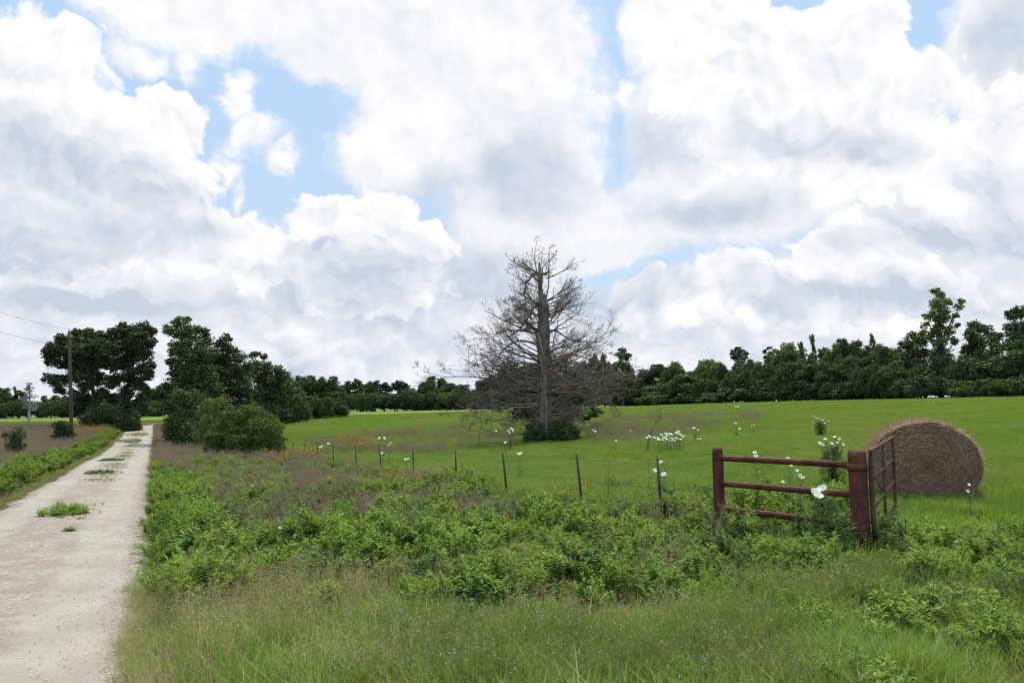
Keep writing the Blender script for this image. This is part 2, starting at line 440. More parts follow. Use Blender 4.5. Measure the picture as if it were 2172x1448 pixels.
M_poppyleaf = leaf_mat('poppy_leaves', (.055, .11, .035), (.115, .185, .055), trans=.25)
M_vstem = leaf_mat('verbena_stem', (.14, .20, .045), (.27, .31, .10), trans=.35)
M_insul = solid_mat('insulator', (.3, .3, .3), (.4, .4, .4), 5, .3, bump=0)

# ground
def ground_mat():
    m_, T = new_mat('meadow_soil')
    pos = T.n('ShaderNodeNewGeometry').outputs['Position']
    pas = T.n('ShaderNodeAttribute', attribute_name='pasture').outputs['Fac']
    n1 = T.noise(pos, .35, 5, .6); n2 = T.noise(pos, 9, 6, .7); n3 = T.noise(pos, 45, 4, .6)
    soil = T.mix(T.smooth(n2, .4, .6), (.070, .045, .025), (.12, .068, .040))
    soil = T.mix(T.smooth(n1, .5, .7), soil, (.062, .075, .022))
    grass = T.mix(T.smooth(n3, .35, .65), (.090, .140, .022), (.145, .20, .036))
    grass = T.mix(T.smooth(T.noise(pos, .06, 4, .6), .42, .62), grass, (.13, .17, .034))
    mp = T.n('ShaderNodeMapping'); T.link(pos, mp.inputs[0]); mp.inputs['Scale'].default_value = (.02, .12, .1)
    grass = T.mix(T.smooth(T.noise(mp.outputs[0], 2.0, 4, .6), .5, .66, 0, .6), grass, (.095, .145, .025))
    c = T.mix(pas, soil, grass)
    b = T.n('ShaderNodeBsdfPrincipled'); T.link(c, b.inputs['Base Color']); b.inputs['Roughness'].default_value = .95
    b.inputs['Specular IOR Level'].default_value = .1
    bp = T.n('ShaderNodeBump'); bp.inputs['Strength'].default_value = .8; bp.inputs['Distance'].default_value = .06
    T.link(T.noise(pos, 14, 6, .75), bp.inputs['Height']); T.link(bp.outputs[0], b.inputs['Normal'])
    o = T.n('ShaderNodeOutputMaterial'); T.link(b.outputs[0], o.inputs[0])
    return m_
def road_mat():
    m_, T = new_mat('caliche_gravel')
    pos = T.n('ShaderNodeNewGeometry').outputs['Position']
    tr = T.n('ShaderNodeAttribute', attribute_name='track').outputs['Fac']   # packed wheel track
    n1 = T.noise(pos, 1.3, 6, .6); n2 = T.noise(pos, 38, 5, .75)
    v = T.n('ShaderNodeTexVoronoi'); T.link(pos, v.inputs['Vector']); v.inputs['Scale'].default_value = 42
    vc = T.n('ShaderNodeSeparateColor'); T.link(v.outputs['Color'], vc.inputs[0])
    pk = T.mix(T.smooth(n1, .35, .65), (.285, .250, .200), (.345, .308, .252))
    lo = T.mix(vc.outputs[0], (.22, .195, .16), (.43, .385, .32))
    lo = T.mix(T.smooth(vc.outputs[1], .86, .9), lo, (.27, .18, .12))
    lo = T.mix(T.smooth(vc.outputs[2], .88, .92), lo, (.29, .25, .21))
    f = T.smooth(T.m('ADD', tr, T.m('MULTIPLY', T.m('SUBTRACT', T.noise(pos, 3, 6, .7), .5), 1.1)), .3, .75)
    c = T.mix(f, lo, pk)
    c = T.mix(T.smooth(n2, .3, .7), T.mix(1., c, (.84, .82, .79), 'MULTIPLY'), c)
    c = T.mix(T.m('MULTIPLY', T.m('SUBTRACT', 1.0, f), T.smooth(T.noise(pos, 1.7, 5, .7), .36, .58, 0, .7)), c, (.215, .170, .125))
    dirt = T.smooth(T.noise(pos, .55, 5, .65), .52, .72, 0, .45)
    c = T.mix(dirt, c, (.30, .235, .165))
    rim = T.n('ShaderNodeAttribute', attribute_name='rim').outputs['Fac']
    c = T.mix(T.smooth(T.m('ADD', rim, T.m('SUBTRACT', T.noise(pos, 5, 5, .7), .5)), .55, 1.0, 0, .8), c, (.15, .125, .075))
    b = T.n('ShaderNodeBsdfPrincipled'); T.link(c, b.inputs['Base Color']); b.inputs['Roughness'].default_value = .95
    b.inputs['Specular IOR Level'].default_value = .15
    bp = T.n('ShaderNodeBump'); bp.inputs['Strength'].default_value = .6; bp.inputs['Distance'].default_value = .012
    T.link(T.m('SUBTRACT', n2, T.m('MULTIPLY', v.outputs['Distance'], T.m('SUBTRACT', 1.2, f))), bp.inputs['Height']); T.link(bp.outputs[0], b.inputs['Normal'])
    o = T.n('ShaderNodeOutputMaterial'); T.link(b.outputs[0], o.inputs[0])
    return m_

# ------------------------------------------------------------------ ground sheet
def vnoise(x, y, s, seed=0):
    """cheap smooth value noise in 0..1 for placing things"""
    r_ = np.random.default_rng(seed); tab = r_.random((64, 64))
    X = np.asarray(x) / s; Y = np.asarray(y) / s
    xi = np.floor(X).astype(int); yi = np.floor(Y).astype(int); fx = X - xi; fy = Y - yi
    fx = fx * fx * (3 - 2 * fx); fy = fy * fy * (3 - 2 * fy)
    t = lambda a, b: tab[a % 64, b % 64]
    return (t(xi, yi) * (1 - fx) + t(xi + 1, yi) * fx) * (1 - fy) + (t(xi, yi + 1) * (1 - fx) + t(xi + 1, yi + 1) * fx) * fy

def grow_axis(a, step, end, k=1.12):
    out = [a]
    while out[-1] < end: step *= k; out.append(out[-1] + step)
    return out
xa = np.arange(-60, 60.1, .8); xa = np.concatenate([-np.array(grow_axis(60, .8, 2200))[::-1][:-1], xa, np.array(grow_axis(60, .8, 2200))[1:]])
ya = np.concatenate([-np.array(grow_axis(12, .6, 400))[::-1][:-1], np.arange(-12, 60, .6), np.array(grow_axis(60, .6, 2600, 1.07))])
GX, GY = np.meshgrid(xa, ya)
GZ = gz(GX, GY)
bump_ = (vnoise(GX, GY, 1.7, 1) - .5) * .07 + (vnoise(GX, GY, 6, 2) - .5) * .10
NNg = nn(GX, GY)
off = np.clip(np.abs(NNg - (ROAD_R + ROAD_L) / 2) - 1.6, 0, 1.5) / 1.5
GZ = GZ + bump_ * off - .03
def pasture_mask(x, y):
    n_ = nn(x, y)
    right = np.clip((n_ - 7.6) / 1.0, 0, 1) * np.clip((y - 11.5) / 3, 0, 1)
    far = np.clip((y - 118) / 8, 0, 1) * (1 - ((nn(x, y) > -4) & (nn(x, y) < 1) & (y < 145)))
    return np.maximum(right, far)
G = Geo(); ny, nx = GX.shape
ii = np.arange(nx * ny).reshape(ny, nx)
G.add(np.stack([GX, GY, GZ], -1).reshape(-1, 3), np.stack([ii[:-1, :-1], ii[:-1, 1:], ii[1:, 1:], ii[1:, :-1]], -1).reshape(-1, 4))
me = G.mesh('ground', ground_mat(), True)
a = me.attributes.new('pasture', 'FLOAT', 'POINT'); a.data.foreach_set('value', pasture_mask(GX, GY).astype(np.float32).ravel())
tag(link('ground', me), kind='structure')

# road
sv = np.concatenate([np.arange(-14, 40, .22), np.arange(40, 155, .8)])
wv = np.linspace(0, 1, 22); R_s = 1
Ln = ROAD_L + (vnoise(sv, sv * 0, 1.1, 5) - .5) * .22 + (vnoise(sv, sv * 0, .3, 6) - .5) * .07
Rn = ROAD_R + (vnoise(sv, sv * 0 + 9, 1.3, 7) - .5) * .20 + (vnoise(sv, sv * 0 + 9, .33, 8) - .5) * .08
Rn += np.clip((7.5 - sv) / 5, 0, 1) * .12 + .2 * np.exp(-((sv - 12.5) / 4.5) ** 2)
bend = np.clip((sv - 128) / 22, 0, 1) ** 2 * 6
NN_ = Ln[:, None] * (1 - wv) + Rn[:, None] * wv + bend[:, None]; SS = np.repeat(sv[:, None], 22, 1)
RX = SS * TX + NN_ * NX; RY = SS * TY + NN_ * NY
edge = np.minimum(wv, 1 - wv)
RZ = gz(RX, RY) + .012 + .035 * np.clip(edge / .25, 0, 1) - .02 * np.exp(-((wv - .25) / .1) ** 2) - .02 * np.exp(-((wv - .75) / .1) ** 2) + (vnoise(RX, RY, .5, 3) - .5) * .012
RZ[:, 0] -= .03; RZ[:, -1] -= .03
G = Geo(); ii = np.arange(RX.size).reshape(RX.shape)
G.add(np.stack([RX, RY, RZ], -1).reshape(-1, 3), np.stack([ii[:-1, :-1], ii[:-1, 1:], ii[1:, 1:], ii[1:, :-1]], -1).reshape(-1, 4))
me = G.mesh('gravel_road', road_mat(), True)
trk = np.maximum(np.exp(-((wv - .2) / .13) ** 2), np.exp(-((wv - .78) / .15) ** 2))
a = me.attributes.new('track', 'FLOAT', 'POINT'); a.data.foreach_set('value', np.repeat(trk[None], len(sv), 0).astype(np.float32).ravel())
a = me.attributes.new('rim', 'FLOAT', 'POINT'); a.data.foreach_set('value', np.repeat((1 - np.clip(edge / .12, 0, 1))[None], len(sv), 0).astype(np.float32).ravel())
tag(link('gravel_road', me), 'pale gravel farm track with two wheel ruts leading away', 'road', kind='structure')
def road_z(x, y): return gz(x, y) + .04

# ------------------------------------------------------------------ stuff: instanced by geometry nodes
_gn = {}
def scatter(name, label, cat, sources, pos, rot, scl, idx=None):
    n = len(pos)
    me = bpy.data.meshes.new(name)
    me.vertices.add(n); me.vertices.foreach_set('co', np.asarray(pos, np.float32).ravel())
    me.attributes.new('rot', 'FLOAT_VECTOR', 'POINT').data.foreach_set('vector', np.asarray(rot, np.float32).ravel())
    me.attributes.new('scl', 'FLOAT', 'POINT').data.foreach_set('value', np.asarray(scl, np.float32))
    if idx is None: idx = rng.integers(0, len(sources), n)
    me.attributes.new('idx', 'INT', 'POINT').data.foreach_set('value', np.asarray(idx, np.int32))
    o = link(name, me)
    col_ = bpy.data.collections.new(name + '_sources')
    for i, s_ in enumerate(sources): col_.objects.link(bpy.data.objects.new(f'{name}_source_{i:02d}', s_))
    ng = bpy.data.node_groups.new(name, 'GeometryNodeTree')
    ng.interface.new_socket('Geometry', in_out='INPUT', socket_type='NodeSocketGeometry')
    ng.interface.new_socket('Geometry', in_out='OUTPUT', socket_type='NodeSocketGeometry')
    N = ng.nodes; L = ng.links
    gi, go = N.new('NodeGroupInput'), N.new('NodeGroupOutput')
    ci = N.new('GeometryNodeCollectionInfo'); ci.inputs['Collection'].default_value = col_
    ci.inputs['Separate Children'].default_value = True; ci.inputs['Reset Children'].default_value = True
    ip = N.new('GeometryNodeInstanceOnPoints')
    ip.inputs['Pick Instance'].default_value = True
    def na(nm, dt):
        x = N.new('GeometryNodeInputNamedAttribute'); x.data_type = dt; x.inputs['Name'].default_value = nm
        return x.outputs['Attribute']
    L.new(gi.outputs[0], ip.inputs['Points']); L.new(ci.outputs[0], ip.inputs['Instance'])
    L.new(na('idx', 'INT'), ip.inputs['Instance Index'])
    er = N.new('FunctionNodeEulerToRotation'); L.new(na('rot', 'FLOAT_VECTOR'), er.inputs[0]); L.new(er.outputs[0], ip.inputs['Rotation'])
    L.new(na('scl', 'FLOAT'), ip.inputs['Scale'])
    L.new(ip.outputs[0], go.inputs[0])
    md = o.modifiers.new('scatter', 'NODES'); md.node_group = ng
    return tag(o, label, cat, kind='stuff')

U = rng.uniform
def src_grass(n, rad, h, w, lean, mat, mix=None, seedheads=0):
    G = Geo()
    r_ = rad * np.sqrt(U(0, 1, n)); th = U(0, 6.283, n)
    B = np.stack([r_ * np.cos(th), r_ * np.sin(th), np.full(n, -.02)], 1)
    H = U(h[0], h[1], n); ln = U(lean[0], lean[1], n) * H
    aa = np.where(U(0, 1, n) < .7, th + U(-.8, .8, n), U(0, 6.283, n))
    add_blades(G, B, H, ln, aa, U(w[0], w[1], n), U(0, 1, n), U(.2, 1.0))
    if seedheads:
        k = seedheads
        r_ = rad * np.sqrt(U(0, 1, k)); th = U(0, 6.283, k)
        B = np.stack([r_ * np.cos(th), r_ * np.sin(th), np.full(k, -.02)], 1)
        H = U(h[1] * .9, h[1] * 1.45, k); ln = U(.05, .35, k) * H
        add_blades(G, B, H, ln, th, np.full(k, .0028), U(0, 1, k), .6, mat=1)
        tips = B + np.stack([np.cos(th) * ln, np.sin(th) * ln, H * .93], 1)
        for q in range(7):
            c = tips + np.stack([U(-.02, .02, k), U(-.02, .02, k), U(-.09, .01, k)], 1)
            add_leaves(G, c, np.stack([U(-1, 1, k), U(-1, 1, k), U(.2, 1, k)], 1), U(-1, 1, (k, 3)), U(.012, .035, k), U(.003, .006, k), U(0, 1, k), mat=1)
    return G.mesh('grass_tuft', [mat, mix or mat])

def src_weed(ns, h, leafL, leafW, per, spread, mat, matstem, leafup=.35):
    """bushy forb: upright stems with lance leaves in whorls, thickest at the tops"""
    G = Geo()
    for i in range(ns):
        th = U(0, 6.283); r0 = spread * .25 * math.sqrt(U(0, 1)); r1 = spread * math.sqrt(U(0, 1))
        H = h * U(.62, 1.05) * (1 - .25 * (r1 / spread) ** 2)
        p0 = np.array([r0 * math.cos(th), r0 * math.sin(th), -.02]); p2 = np.array([r1 * math.cos(th), r1 * math.sin(th), H])
        p1 = (p0 + p2) / 2 + np.array([0, 0, H * .08]) + U(-.03, .03, 3)
        tube(G, [p0, p1, p2], [.005, .0025], 3, 5, U(0, 1), 1)
        n = per
        t = U(.25, 1, n) ** .75
        C = (1 - t)[:, None] ** 2 * p0 + (2 * t * (1 - t))[:, None] * p1 + (t ** 2)[:, None] * p2
        ph = U(0, 6.283, n); up = leafup + U(-.25, .5, n) + (t > .93) * .8
        D = np.stack([np.cos(ph), np.sin(ph), up], 1)
        L = leafL * U(.6, 1.15, n) * (1 - .25 * (t > .93))
        Un = unit(np.stack([-np.cos(ph) * .4, -np.sin(ph) * .4, np.ones(n)], 1) + U(-.25, .25, (n, 3)))
        add_leaves(G, C, D, Un, L, L * leafW * U(.8, 1.2, n), np.clip(.15 + .6 * t * U(.4, 1, n) + U(0, .25, n), 0, 1), .3, .12)
    return G.mesh('leafy_weed', [mat, matstem])

def src_stalks(n, rad, h, mat, leaves=True, tips=0):
    G = Geo()
    r_ = rad * np.sqrt(U(0, 1, n)); th = U(0, 6.283, n)
    B = np.stack([r_ * np.cos(th), r_ * np.sin(th), np.full(n, -.02)], 1)
    H = U(h[0], h[1], n); ln = U(.02, .35, n) * H; az_ = U(0, 6.283, n)
    add_blades(G, B, H, ln, az_, U(.0025, .006, n), U(0, 1, n), .4)
    for q in range(5):
        t = U(.45, 1, n)
        C = B + np.stack([np.cos(az_) * ln * t ** 1.4, np.sin(az_) * ln * t ** 1.4, H * t * .97], 1)
        D = np.stack([U(-1, 1, n), U(-1, 1, n), U(.3, 1.4, n)], 1)
        add_leaves(G, C, D, U(-1, 1, (n, 3)), U(.02, .07, n), U(.004, .009, n), U(0, 1, n))
    return G.mesh('dry_stalks', [mat])

def src_verbena(n, rad, h):
    G = Geo()
    r_ = rad * np.sqrt(U(0, 1, n)); th = U(0, 6.283, n)
    B = np.stack([r_ * np.cos(th), r_ * np.sin(th), np.full(n, -.02)], 1)
    H = U(h * .6, h, n); ln = U(.1, .4, n) * H
    add_blades(G, B, H, ln, th, np.full(n, .004), U(0, 1, n), .3, mat=1)
    for q in range(9):
        t = U(.2, .95, n)
        C = B + np.stack([np.cos(th) * ln * t ** 1.3, np.sin(th) * ln * t ** 1.3, H * t], 1)
        add_leaves(G, C, np.stack([U(-1, 1, n), U(-1, 1, n), U(.5, 1.5, n)], 1), U(-1, 1, (n, 3)), U(.03, .07, n), U(.004, .008, n), U(0, 1, n), mat=1)
    tip = B + np.stack([np.cos(th) * ln, np.sin(th) * ln, H * .96], 1)
    for q in range(4):
        sel = U(0, 1, n) < .16
        k = sel.sum()
        c = tip[sel] + U(-.012, .012, (k, 3)) - np.array([0, 0, 1]) * U(0, .05, (k, 1))
        add_cards(G, c, U(-1, 1, (k, 3)) + np.array([0, -.3, .8]), U(.006, .011, k), U(0, 1, k), .9)
    return G.mesh('verbena', [M_lilac, M_vstem])

S_grass = [src_grass(64, .12, (.07, .29), (.003, .006), (.1, 1.0), M_grass) for _ in range(6)]
S_tan = [src_grass(26, .12, (.12, .30), (.003, .006), (.2, .9), M_grass, M_tan, 14) for _ in range(5)]
S_tanb = [src_grass(40, .14, (.10, .30), (.003, .005), (.3, 1.1), M_tan) for _ in range(3)]
S_weed = [src_weed(int(U(9, 14)), U(.42, .6), .075, .3, 40, U(.2, .3), M_weed, M_stem) for _ in range(6)]
S_weed += [src_weed(int(U(5, 8)), U(.35, .5), .10, .5, 26, U(.2, .3), M_weed_mid, M_stem, .1) for _ in range(3)]
S_weed_big = [src_weed(int(U(15, 20)), U(.62, .8), .095, .34, 50, U(.28, .4), M_weed, M_stem) for _ in range(5)]
S_weed_big += [src_weed(12, .66, .07, .42, 54, .34, M_weed_mid, M_stem, .2) for _ in range(2)]
S_weed_low = [src_weed(int(U(6, 10)), U(.22, .34), .06, .3, 26, U(.14, .22), M_weed, M_stem) for _ in range(4)]
S_weed_dark = [src_weed(int(U(10, 14)), U(.4, .55), .06, .4, 40, U(.2, .3), M_weed_dark, M_stem) for _ in range(3)]
S_brown = [src_stalks(34, .22, (.25, .62), M_brown) for _ in range(5)]
S_verb = [src_verbena(24, .16, .40) for _ in range(4)]
S_past = [src_grass(420, .62, (.08, .22), (.007, .013), (.1, .7), M_pasture) for _ in range(4)]

def scat_pts(n, y0, y1, margin=2.5, power=1.0):
    """random ground points over the wedge the camera looks into; power > 1 crowds them nearer"""
    y = y0 + (y1 - y0) * U(0, 1, n) ** power
    hw = y * .66 + margin
    # keep density even: reject by width
    keep = U(0, 1, n) < hw / (y1 * .66 + margin)
    y = y[keep]; hw = hw[keep]
    return U(-1, 1, len(y)) * hw, y
def make(name, label, cat, src, x, y, s, tilt=.12, dz=0):
    z = gz(x, y) + (vnoise(x, y, 1.7, 1) - .5) * .07 * np.clip(np.abs(nn(x, y) + 1.6) - 1.6, 0, 1) + dz
    rot = np.stack([U(-tilt, tilt, len(x)), U(-tilt, tilt, len(x)), U(0, 6.283, len(x))], 1)
    return scatter(name, label, cat, src, np.stack([x, y, z], 1), rot, s)
def near_line(x, y, x0, y0, r): return np.hypot(x - x0, y - y0) < r
def offroad(n_): return (n_ > ROAD_R + .02) | (n_ < ROAD_L - .03)
def ss(a, b, t): t = np.clip((t - a) / (b - a), 0, 1); return t * t * (3 - 2 * t)

# polygons on the ground given by where the photograph shows them
def zone(px):
    return np.array([ground_px(*p)[:2] for p in px])
def inside(poly, x, y):
    c = np.zeros(len(x), bool); j = len(poly) - 1
    for i in range(len(poly)):
        xi, yi = poly[i]; xj, yj = poly[j]
        c ^= ((yi > y) != (yj > y)) & (x < (xj - xi) * (y - yi) / (yj - yi + 1e-12) + xi); j = i
    return c

FRONT = 7.45   # depth where the leafy weeds begin
def front_edge(x, y):
    """>0 where the bushy weeds stand, <0 in the open grass of the foreground"""
    e = y - FRONT - (vnoise(x, y, 1.1, 21) - .5) * 1.9 - (vnoise(x, y, .45, 22) - .5) * .8 - np.where(x < -1.0, (np.abs(x + 1.0)) * -.25, 0)
    return e
# --- green grass
x, y = scat_pts(26000, 3.2, 15, 2)
n_ = nn(x, y); k = offroad(n_) & (n_ < 11)
tanz = ss(-1.0, -2.4, x + (vnoise(x, y, .9, 31) - .5) * 1.2) * (y < 9)
bare = vnoise(x, y, .8, 77) < .18
dens = np.where(front_edge(x, y) < 0, 1.0, .28) * (1 - .55 * tanz) * np.where(bare & (front_edge(x, y) < 0), .25, 1)
for bp_, br_ in (((960, 1442), .30), ((1030, 1440), .22), ((700, 1300), .28), ((760, 1310), .2)):
    q_ = ground_px(*bp_); k &= ~near_line(x, y, q_[0], q_[1], br_ * 1.0)
k &= U(0, 1, len(x)) < dens
s = U(.5, 1.2, len(x)) * (.55 + .85 * vnoise(x, y, .8, 32)); s = np.where(np.abs(n_ - ROAD_R) < .5, s * .6, s)
make('grass', 'green grass growing across the foreground meadow', 'grass', S_grass, x[k], y[k], s[k])
# --- tan seeding grass, left foreground
x, y = scat_pts(15000, 3.2, 11, 2)
n_ = nn(x, y); tz = .72 * ss(-1.0, -2.7, x + (vnoise(x, y, .9, 31) - .5) * 1.8) * (y < 8.8) + .10 * (y < 9.5) * (vnoise(x, y, .7, 44) > .6)
k = (n_ > ROAD_R - .05) & (U(0, 1, len(x)) < tz)
make('seeding_grass', 'tan seeding grass between the gravel road and the green grass', 'grass', S_tan, x[k], y[k], U(.7, 1.2, k.sum()) * np.where(n_[k] < .3, .55, 1), .2)
x, y = scat_pts(5000, 3.2, 10, 2); n_ = nn(x, y)
k = (n_ > ROAD_R + .05) & (vnoise(x, y, .6, 91) > .66) & (front_edge(x, y) < 1)
make('matted_dry_grass', 'matted dry straw patches in the foreground grass', 'dry grass', S_tanb, x[k], y[k], U(.5, .95, k.sum()), .35)
# --- leafy weeds
x, y = scat_pts(9000, 6.0, 24, 3); n_ = nn(x, y)
fe = front_edge(x, y)
w1 = ss(-.2, .5, fe) * (n_ < 10.5) * np.where(n_ > 8.2, ss(14.5, 12, y), 1)
hole = vnoise(x, y, 1.3, 51)
w1 = w1 * np.where(hole < .26, .15, 1) * np.where(vnoise(x, y, .5, 54) < .30, .05, 1) * np.where(y > 14, np.where(vnoise(x, y, 2.2, 52) < .5, .25, .8), 1)
road_strip = (n_ > ROAD_R + .12) & (n_ < 1.6) & (y > 8.2)
w1 = w1 * np.where((y > 11) & (vnoise(x, y, 2.3, 83) > .56), .3, 1)
w1 = np.where(road_strip, 1.0, w1)
k = (U(0, 1, len(x)) < w1) & (n_ > ROAD_R + .15) & ~((np.abs(x - .432 * y) < .30) & (y > 7.9) & (y < 10.7))
s = U(.6, 1.15, len(x)) * (.5 + .9 * vnoise(x, y, .9, 53)) * np.where((x > 2.4) & (x < 4.3) & (y > 8.8) & (y < 12.5), .75, 1) * np.where(np.abs(n_ - ROAD_R) < .4, .7, 1)
make('leafy_weeds', 'bushy yellow-green weeds covering the verge', 'weeds', S_weed, x[k], y[k], s[k], .15)
# bigger bushes of the same weed
x, y = scat_pts(700, 8.2, 22, 2); n_ = nn(x, y)
k = (front_edge(x, y) > .5) & (n_ > .2) & (n_ < 9.6) & (np.where(n_ > 3, vnoise(x, y, 2, 61) > .42, vnoise(x, y, 2, 61) > .5)) & (y < 15)
k |= (n_ > ROAD_R + .3) & (n_ < 1.3) & (y > 8.4) & (y < 20)
k &= ~near_line(x, y, 4.5, 9.5, 1.0)
bx_ = np.concatenate([U(2.0, 3.6, 26), U(4.5, 6.3, 14), U(1.4, 2.3, 9), U(2.4, 3.9, 8)]); by_ = np.concatenate([U(8.1, 9.0, 26), U(8.9, 10.2, 14), U(9.0, 10.6, 9), U(11.2, 12.6, 8)])
x = np.concatenate([x[k], bx_]); y = np.concatenate([y[k], by_]); k = np.ones(len(x), bool)
bq = 26; x = np.concatenate([x, U(3.2, 5.6, bq), U(2.3, 3.3, 7)]); y = np.concatenate([y, U(12.9, 15.5, bq), U(10.6, 11.6, 7)]); k = np.ones(len(x), bool)
corr = (np.abs(x - .432 * y) < .34) & (y < 10.6) & (y > 7.6)
gatef = (x > 1.6) & (y > 8) & (y < 13)
k &= ~corr & ~((x > 2.6) & (x < 4.2) & (y > 9.1) & (y < 11))
make('tall_leafy_weeds', 'taller bushy weeds rising above the verge', 'weeds', S_weed_big, x[k], y[k], (U(.6, 1.0, len(x)) * np.where(gatef, .8, 1))[k], .12)
x, y = scat_pts(3500, 5.0, 13, 2); n_ = nn(x, y)
k = (n_ > .6) & (n_ < 12) & (((front_edge(x, y) < .3) & (vnoise(x, y, .8, 66) > .62)) | ((x > 3) & (vnoise(x, y, 1.1, 67) > .5)))
k &= ~((x < -.5) & (y < 7.5))
make('low_weeds', 'low leafy weeds dotted through the foreground grass', 'weeds', S_weed_low, x[k], y[k], U(.6, 1.25, k.sum()), .2)
x, y = scat_pts(1500, 8, 20, 3); n_ = nn(x, y)
k = (front_edge(x, y) > .6) & (n_ > 1) & (n_ < 10) & (vnoise(x, y, 1.6, 71) > .6)
make('dark_weeds', 'darker small-leaved weeds between the bushes near the fence', 'weeds', S_weed_dark, x[k], y[k], U(.7, 1.3, k.sum()), .15)
# --- weeds, far part of the right verge
x, y = scat_pts(9000, 20, 60, 3); n_ = nn(x, y)
gre = np.where(n_ < 1.3, 1.0 * (y < 34), 0) + ((n_ >= 1.3) & (n_ < 7.8)) * ss(60, 36, y) * np.where(vnoise(x, y, 2.5, 81) > .42, .85, .35)
k = (n_ > ROAD_R + .15) & (U(0, 1, len(x)) < gre)
make('far_verge_weeds', 'low green weeds on the verge running away beside the fence', 'weeds', S_weed, x[k], y[k], U(.6, 1.05, k.sum()), .15)
# --- left verge
x, y = scat_pts(40000, 9, 90, 3); n_ = nn(x, y)
k = (n_ < ROAD_L - .35) & (n_ > -4.9 + (vnoise(x, y, 2, 82) - .5) * .8)
make('left_verge_weeds', 'row of bushy green weeds along the left side of the gravel road', 'weeds', S_weed + S_weed_big, x[k], y[k], U(.6, .95, k.sum()) * np.where(y[k] > 40, 1.0, 1), .15)
x, y = scat_pts(60000, 8, 60, 3); n_ = nn(x, y)
k = ((n_ < ROAD_L + .04) & (n_ > ROAD_L - .9)) | ((n_ > ROAD_R - .12) & (n_ < ROAD_R + .35))
k &= (np.abs(n_ - ROAD_L) > .15) & (np.abs(n_ - ROAD_R) > .12) | (vnoise(x, y, .5, 99) > .45)
make('roadside_grass', 'short green grass fringing both edges of the gravel road', 'grass', S_grass, x[k], y[k], U(.3, .55, k.sum()))
# --- brown dry grass
x, y = scat_pts(64000, 8.2, 110, 4); n_ = nn(x, y)
rn = np.where((n_ > .9) & (n_ < 7.8), np.maximum(ss(25, 50, y) * .8, .7 * (vnoise(x, y, 2.3, 83) > .56)) + np.where(y < 15, .13, .06), 0)
rn = np.where((n_ > ROAD_R + .1) & (n_ <= .9), ss(30, 38, y), rn)
rn = np.where(n_ < -4.6, .85, rn)
k = U(0, 1, len(x)) < rn
make('dry_grass', 'purple-brown dry grass on both verges in the middle distance', 'dry grass', S_brown, x[k], y[k], U(.65, 1.2, k.sum()), .12)
x, y = scat_pts(14000, 13, 75, 4); n_ = nn(x, y)
k = ((n_ > .5) & (n_ < 8)) | (n_ < -4.6); k &= U(0, 1, len(x)) < .5
make('meadow_grass', 'green grass mixed through the rough verge', 'grass', S_grass, x[k], y[k], U(.9, 1.5, k.sum()))
# brown patches: in the verge and in the pasture
pz = [zone([(560, 1060), (760, 1050), (900, 1075), (880, 1110), (700, 1120), (580, 1100)]),
      zone([(620, 1030), (740, 1020), (760, 1045), (640, 1055)]),
      zone([(640, 938), (800, 918), (950, 908), (1080, 920), (1100, 950), (980, 966), (760, 972), (660, 958)]),
      zone([(1210, 915), (1330, 890), (1450, 885), (1620, 882), (1630, 906), (1500, 928), (1320, 952), (1220, 945)])]
xs, ys, sz = [], [], []
for i, (pl, cnt) in enumerate(zip(pz, (420, 160, 760, 820))):
    a0, b0 = pl.min(0), pl.max(0)
    x, y = U(a0[0], b0[0], cnt * 3), U(a0[1], b0[1], cnt * 3)
    k = inside(pl, x, y) & (U(0, 1, len(x)) < (1 if i < 2 else 0) + ss(.35, .75, vnoise(x, y, 2.2, 95 + i)) * ss(.2, .6, vnoise(x, y, .7, 97)))
    xs.append(x[k]); ys.append(y[k]); sz.append(U(.5, .8, k.sum()) if i < 2 else U(.9, 1.6, k.sum()))
make('dry_grass_patch', 'brown dead grass patches around the dead tree and in the weeds', 'dry grass', S_brown, np.concatenate(xs), np.concatenate(ys), np.concatenate(sz), .15)
# --- verbena
x, y = scat_pts(3000, 4.8, 10.5, 1); n_ = nn(x, y)
k = (x > -1.0) & (n_ < 9.5) & (vnoise(x, y, 1.3, 85) > np.where(x > 1.2, .52, .76)) & (front_edge(x, y) < .9)
make('verbena_patch', 'wispy stems with tiny lilac flowers in the right foreground', 'wildflowers', S_verb, x[k], y[k], U(.7, 1.15, k.sum()), .15)
# --- pasture
x, y = scat_pts(24000, 11, 62, 5); pm = pasture_mask(x, y)
k = U(0, 1, len(x)) < pm
make('pasture_grass', 'smooth bright green pasture behind the wire fence', 'grass', S_past, x[k], y[k], U(.8, 1.35, k.sum()) * np.where(y[k] < 20, 1.25, 1), .05)
x, y = scat_pts(16000, 58, 150, 5); pm = pasture_mask(x, y)
k = U(0, 1, len(x)) < pm
make('far_pasture_grass', 'bright green pasture reaching to the woods', 'grass', S_past, x[k], y[k], U(1.3, 2.2, k.sum()), .05)
# taller grass tufts in the pasture near the bale and gate
x, y = scat_pts(14000, 10.5, 46, 3); n_ = nn(x, y)
k = (((n_ > 8.3) & (x > 2.5)) | (n_ > 7.7)) & (vnoise(x, y, 1.2, 88) > .4) & ((y < 22) | (vnoise(x, y, 3.5, 89) > .5))
th_ = U(0, 6.28, 420); rb_ = U(.75, 1.35, 420); x = np.concatenate([x[k], 7.69 + rb_ * np.cos(th_)]); y = np.concatenate([y[k], 15.6 + rb_ * np.sin(th_) * .8]); k = np.ones(len(x), bool)
make('pasture_tufts', 'taller grass behind the wire fence and around the hay bale', 'grass', S_grass, x[k], y[k], U(.8, 1.5, k.sum()))

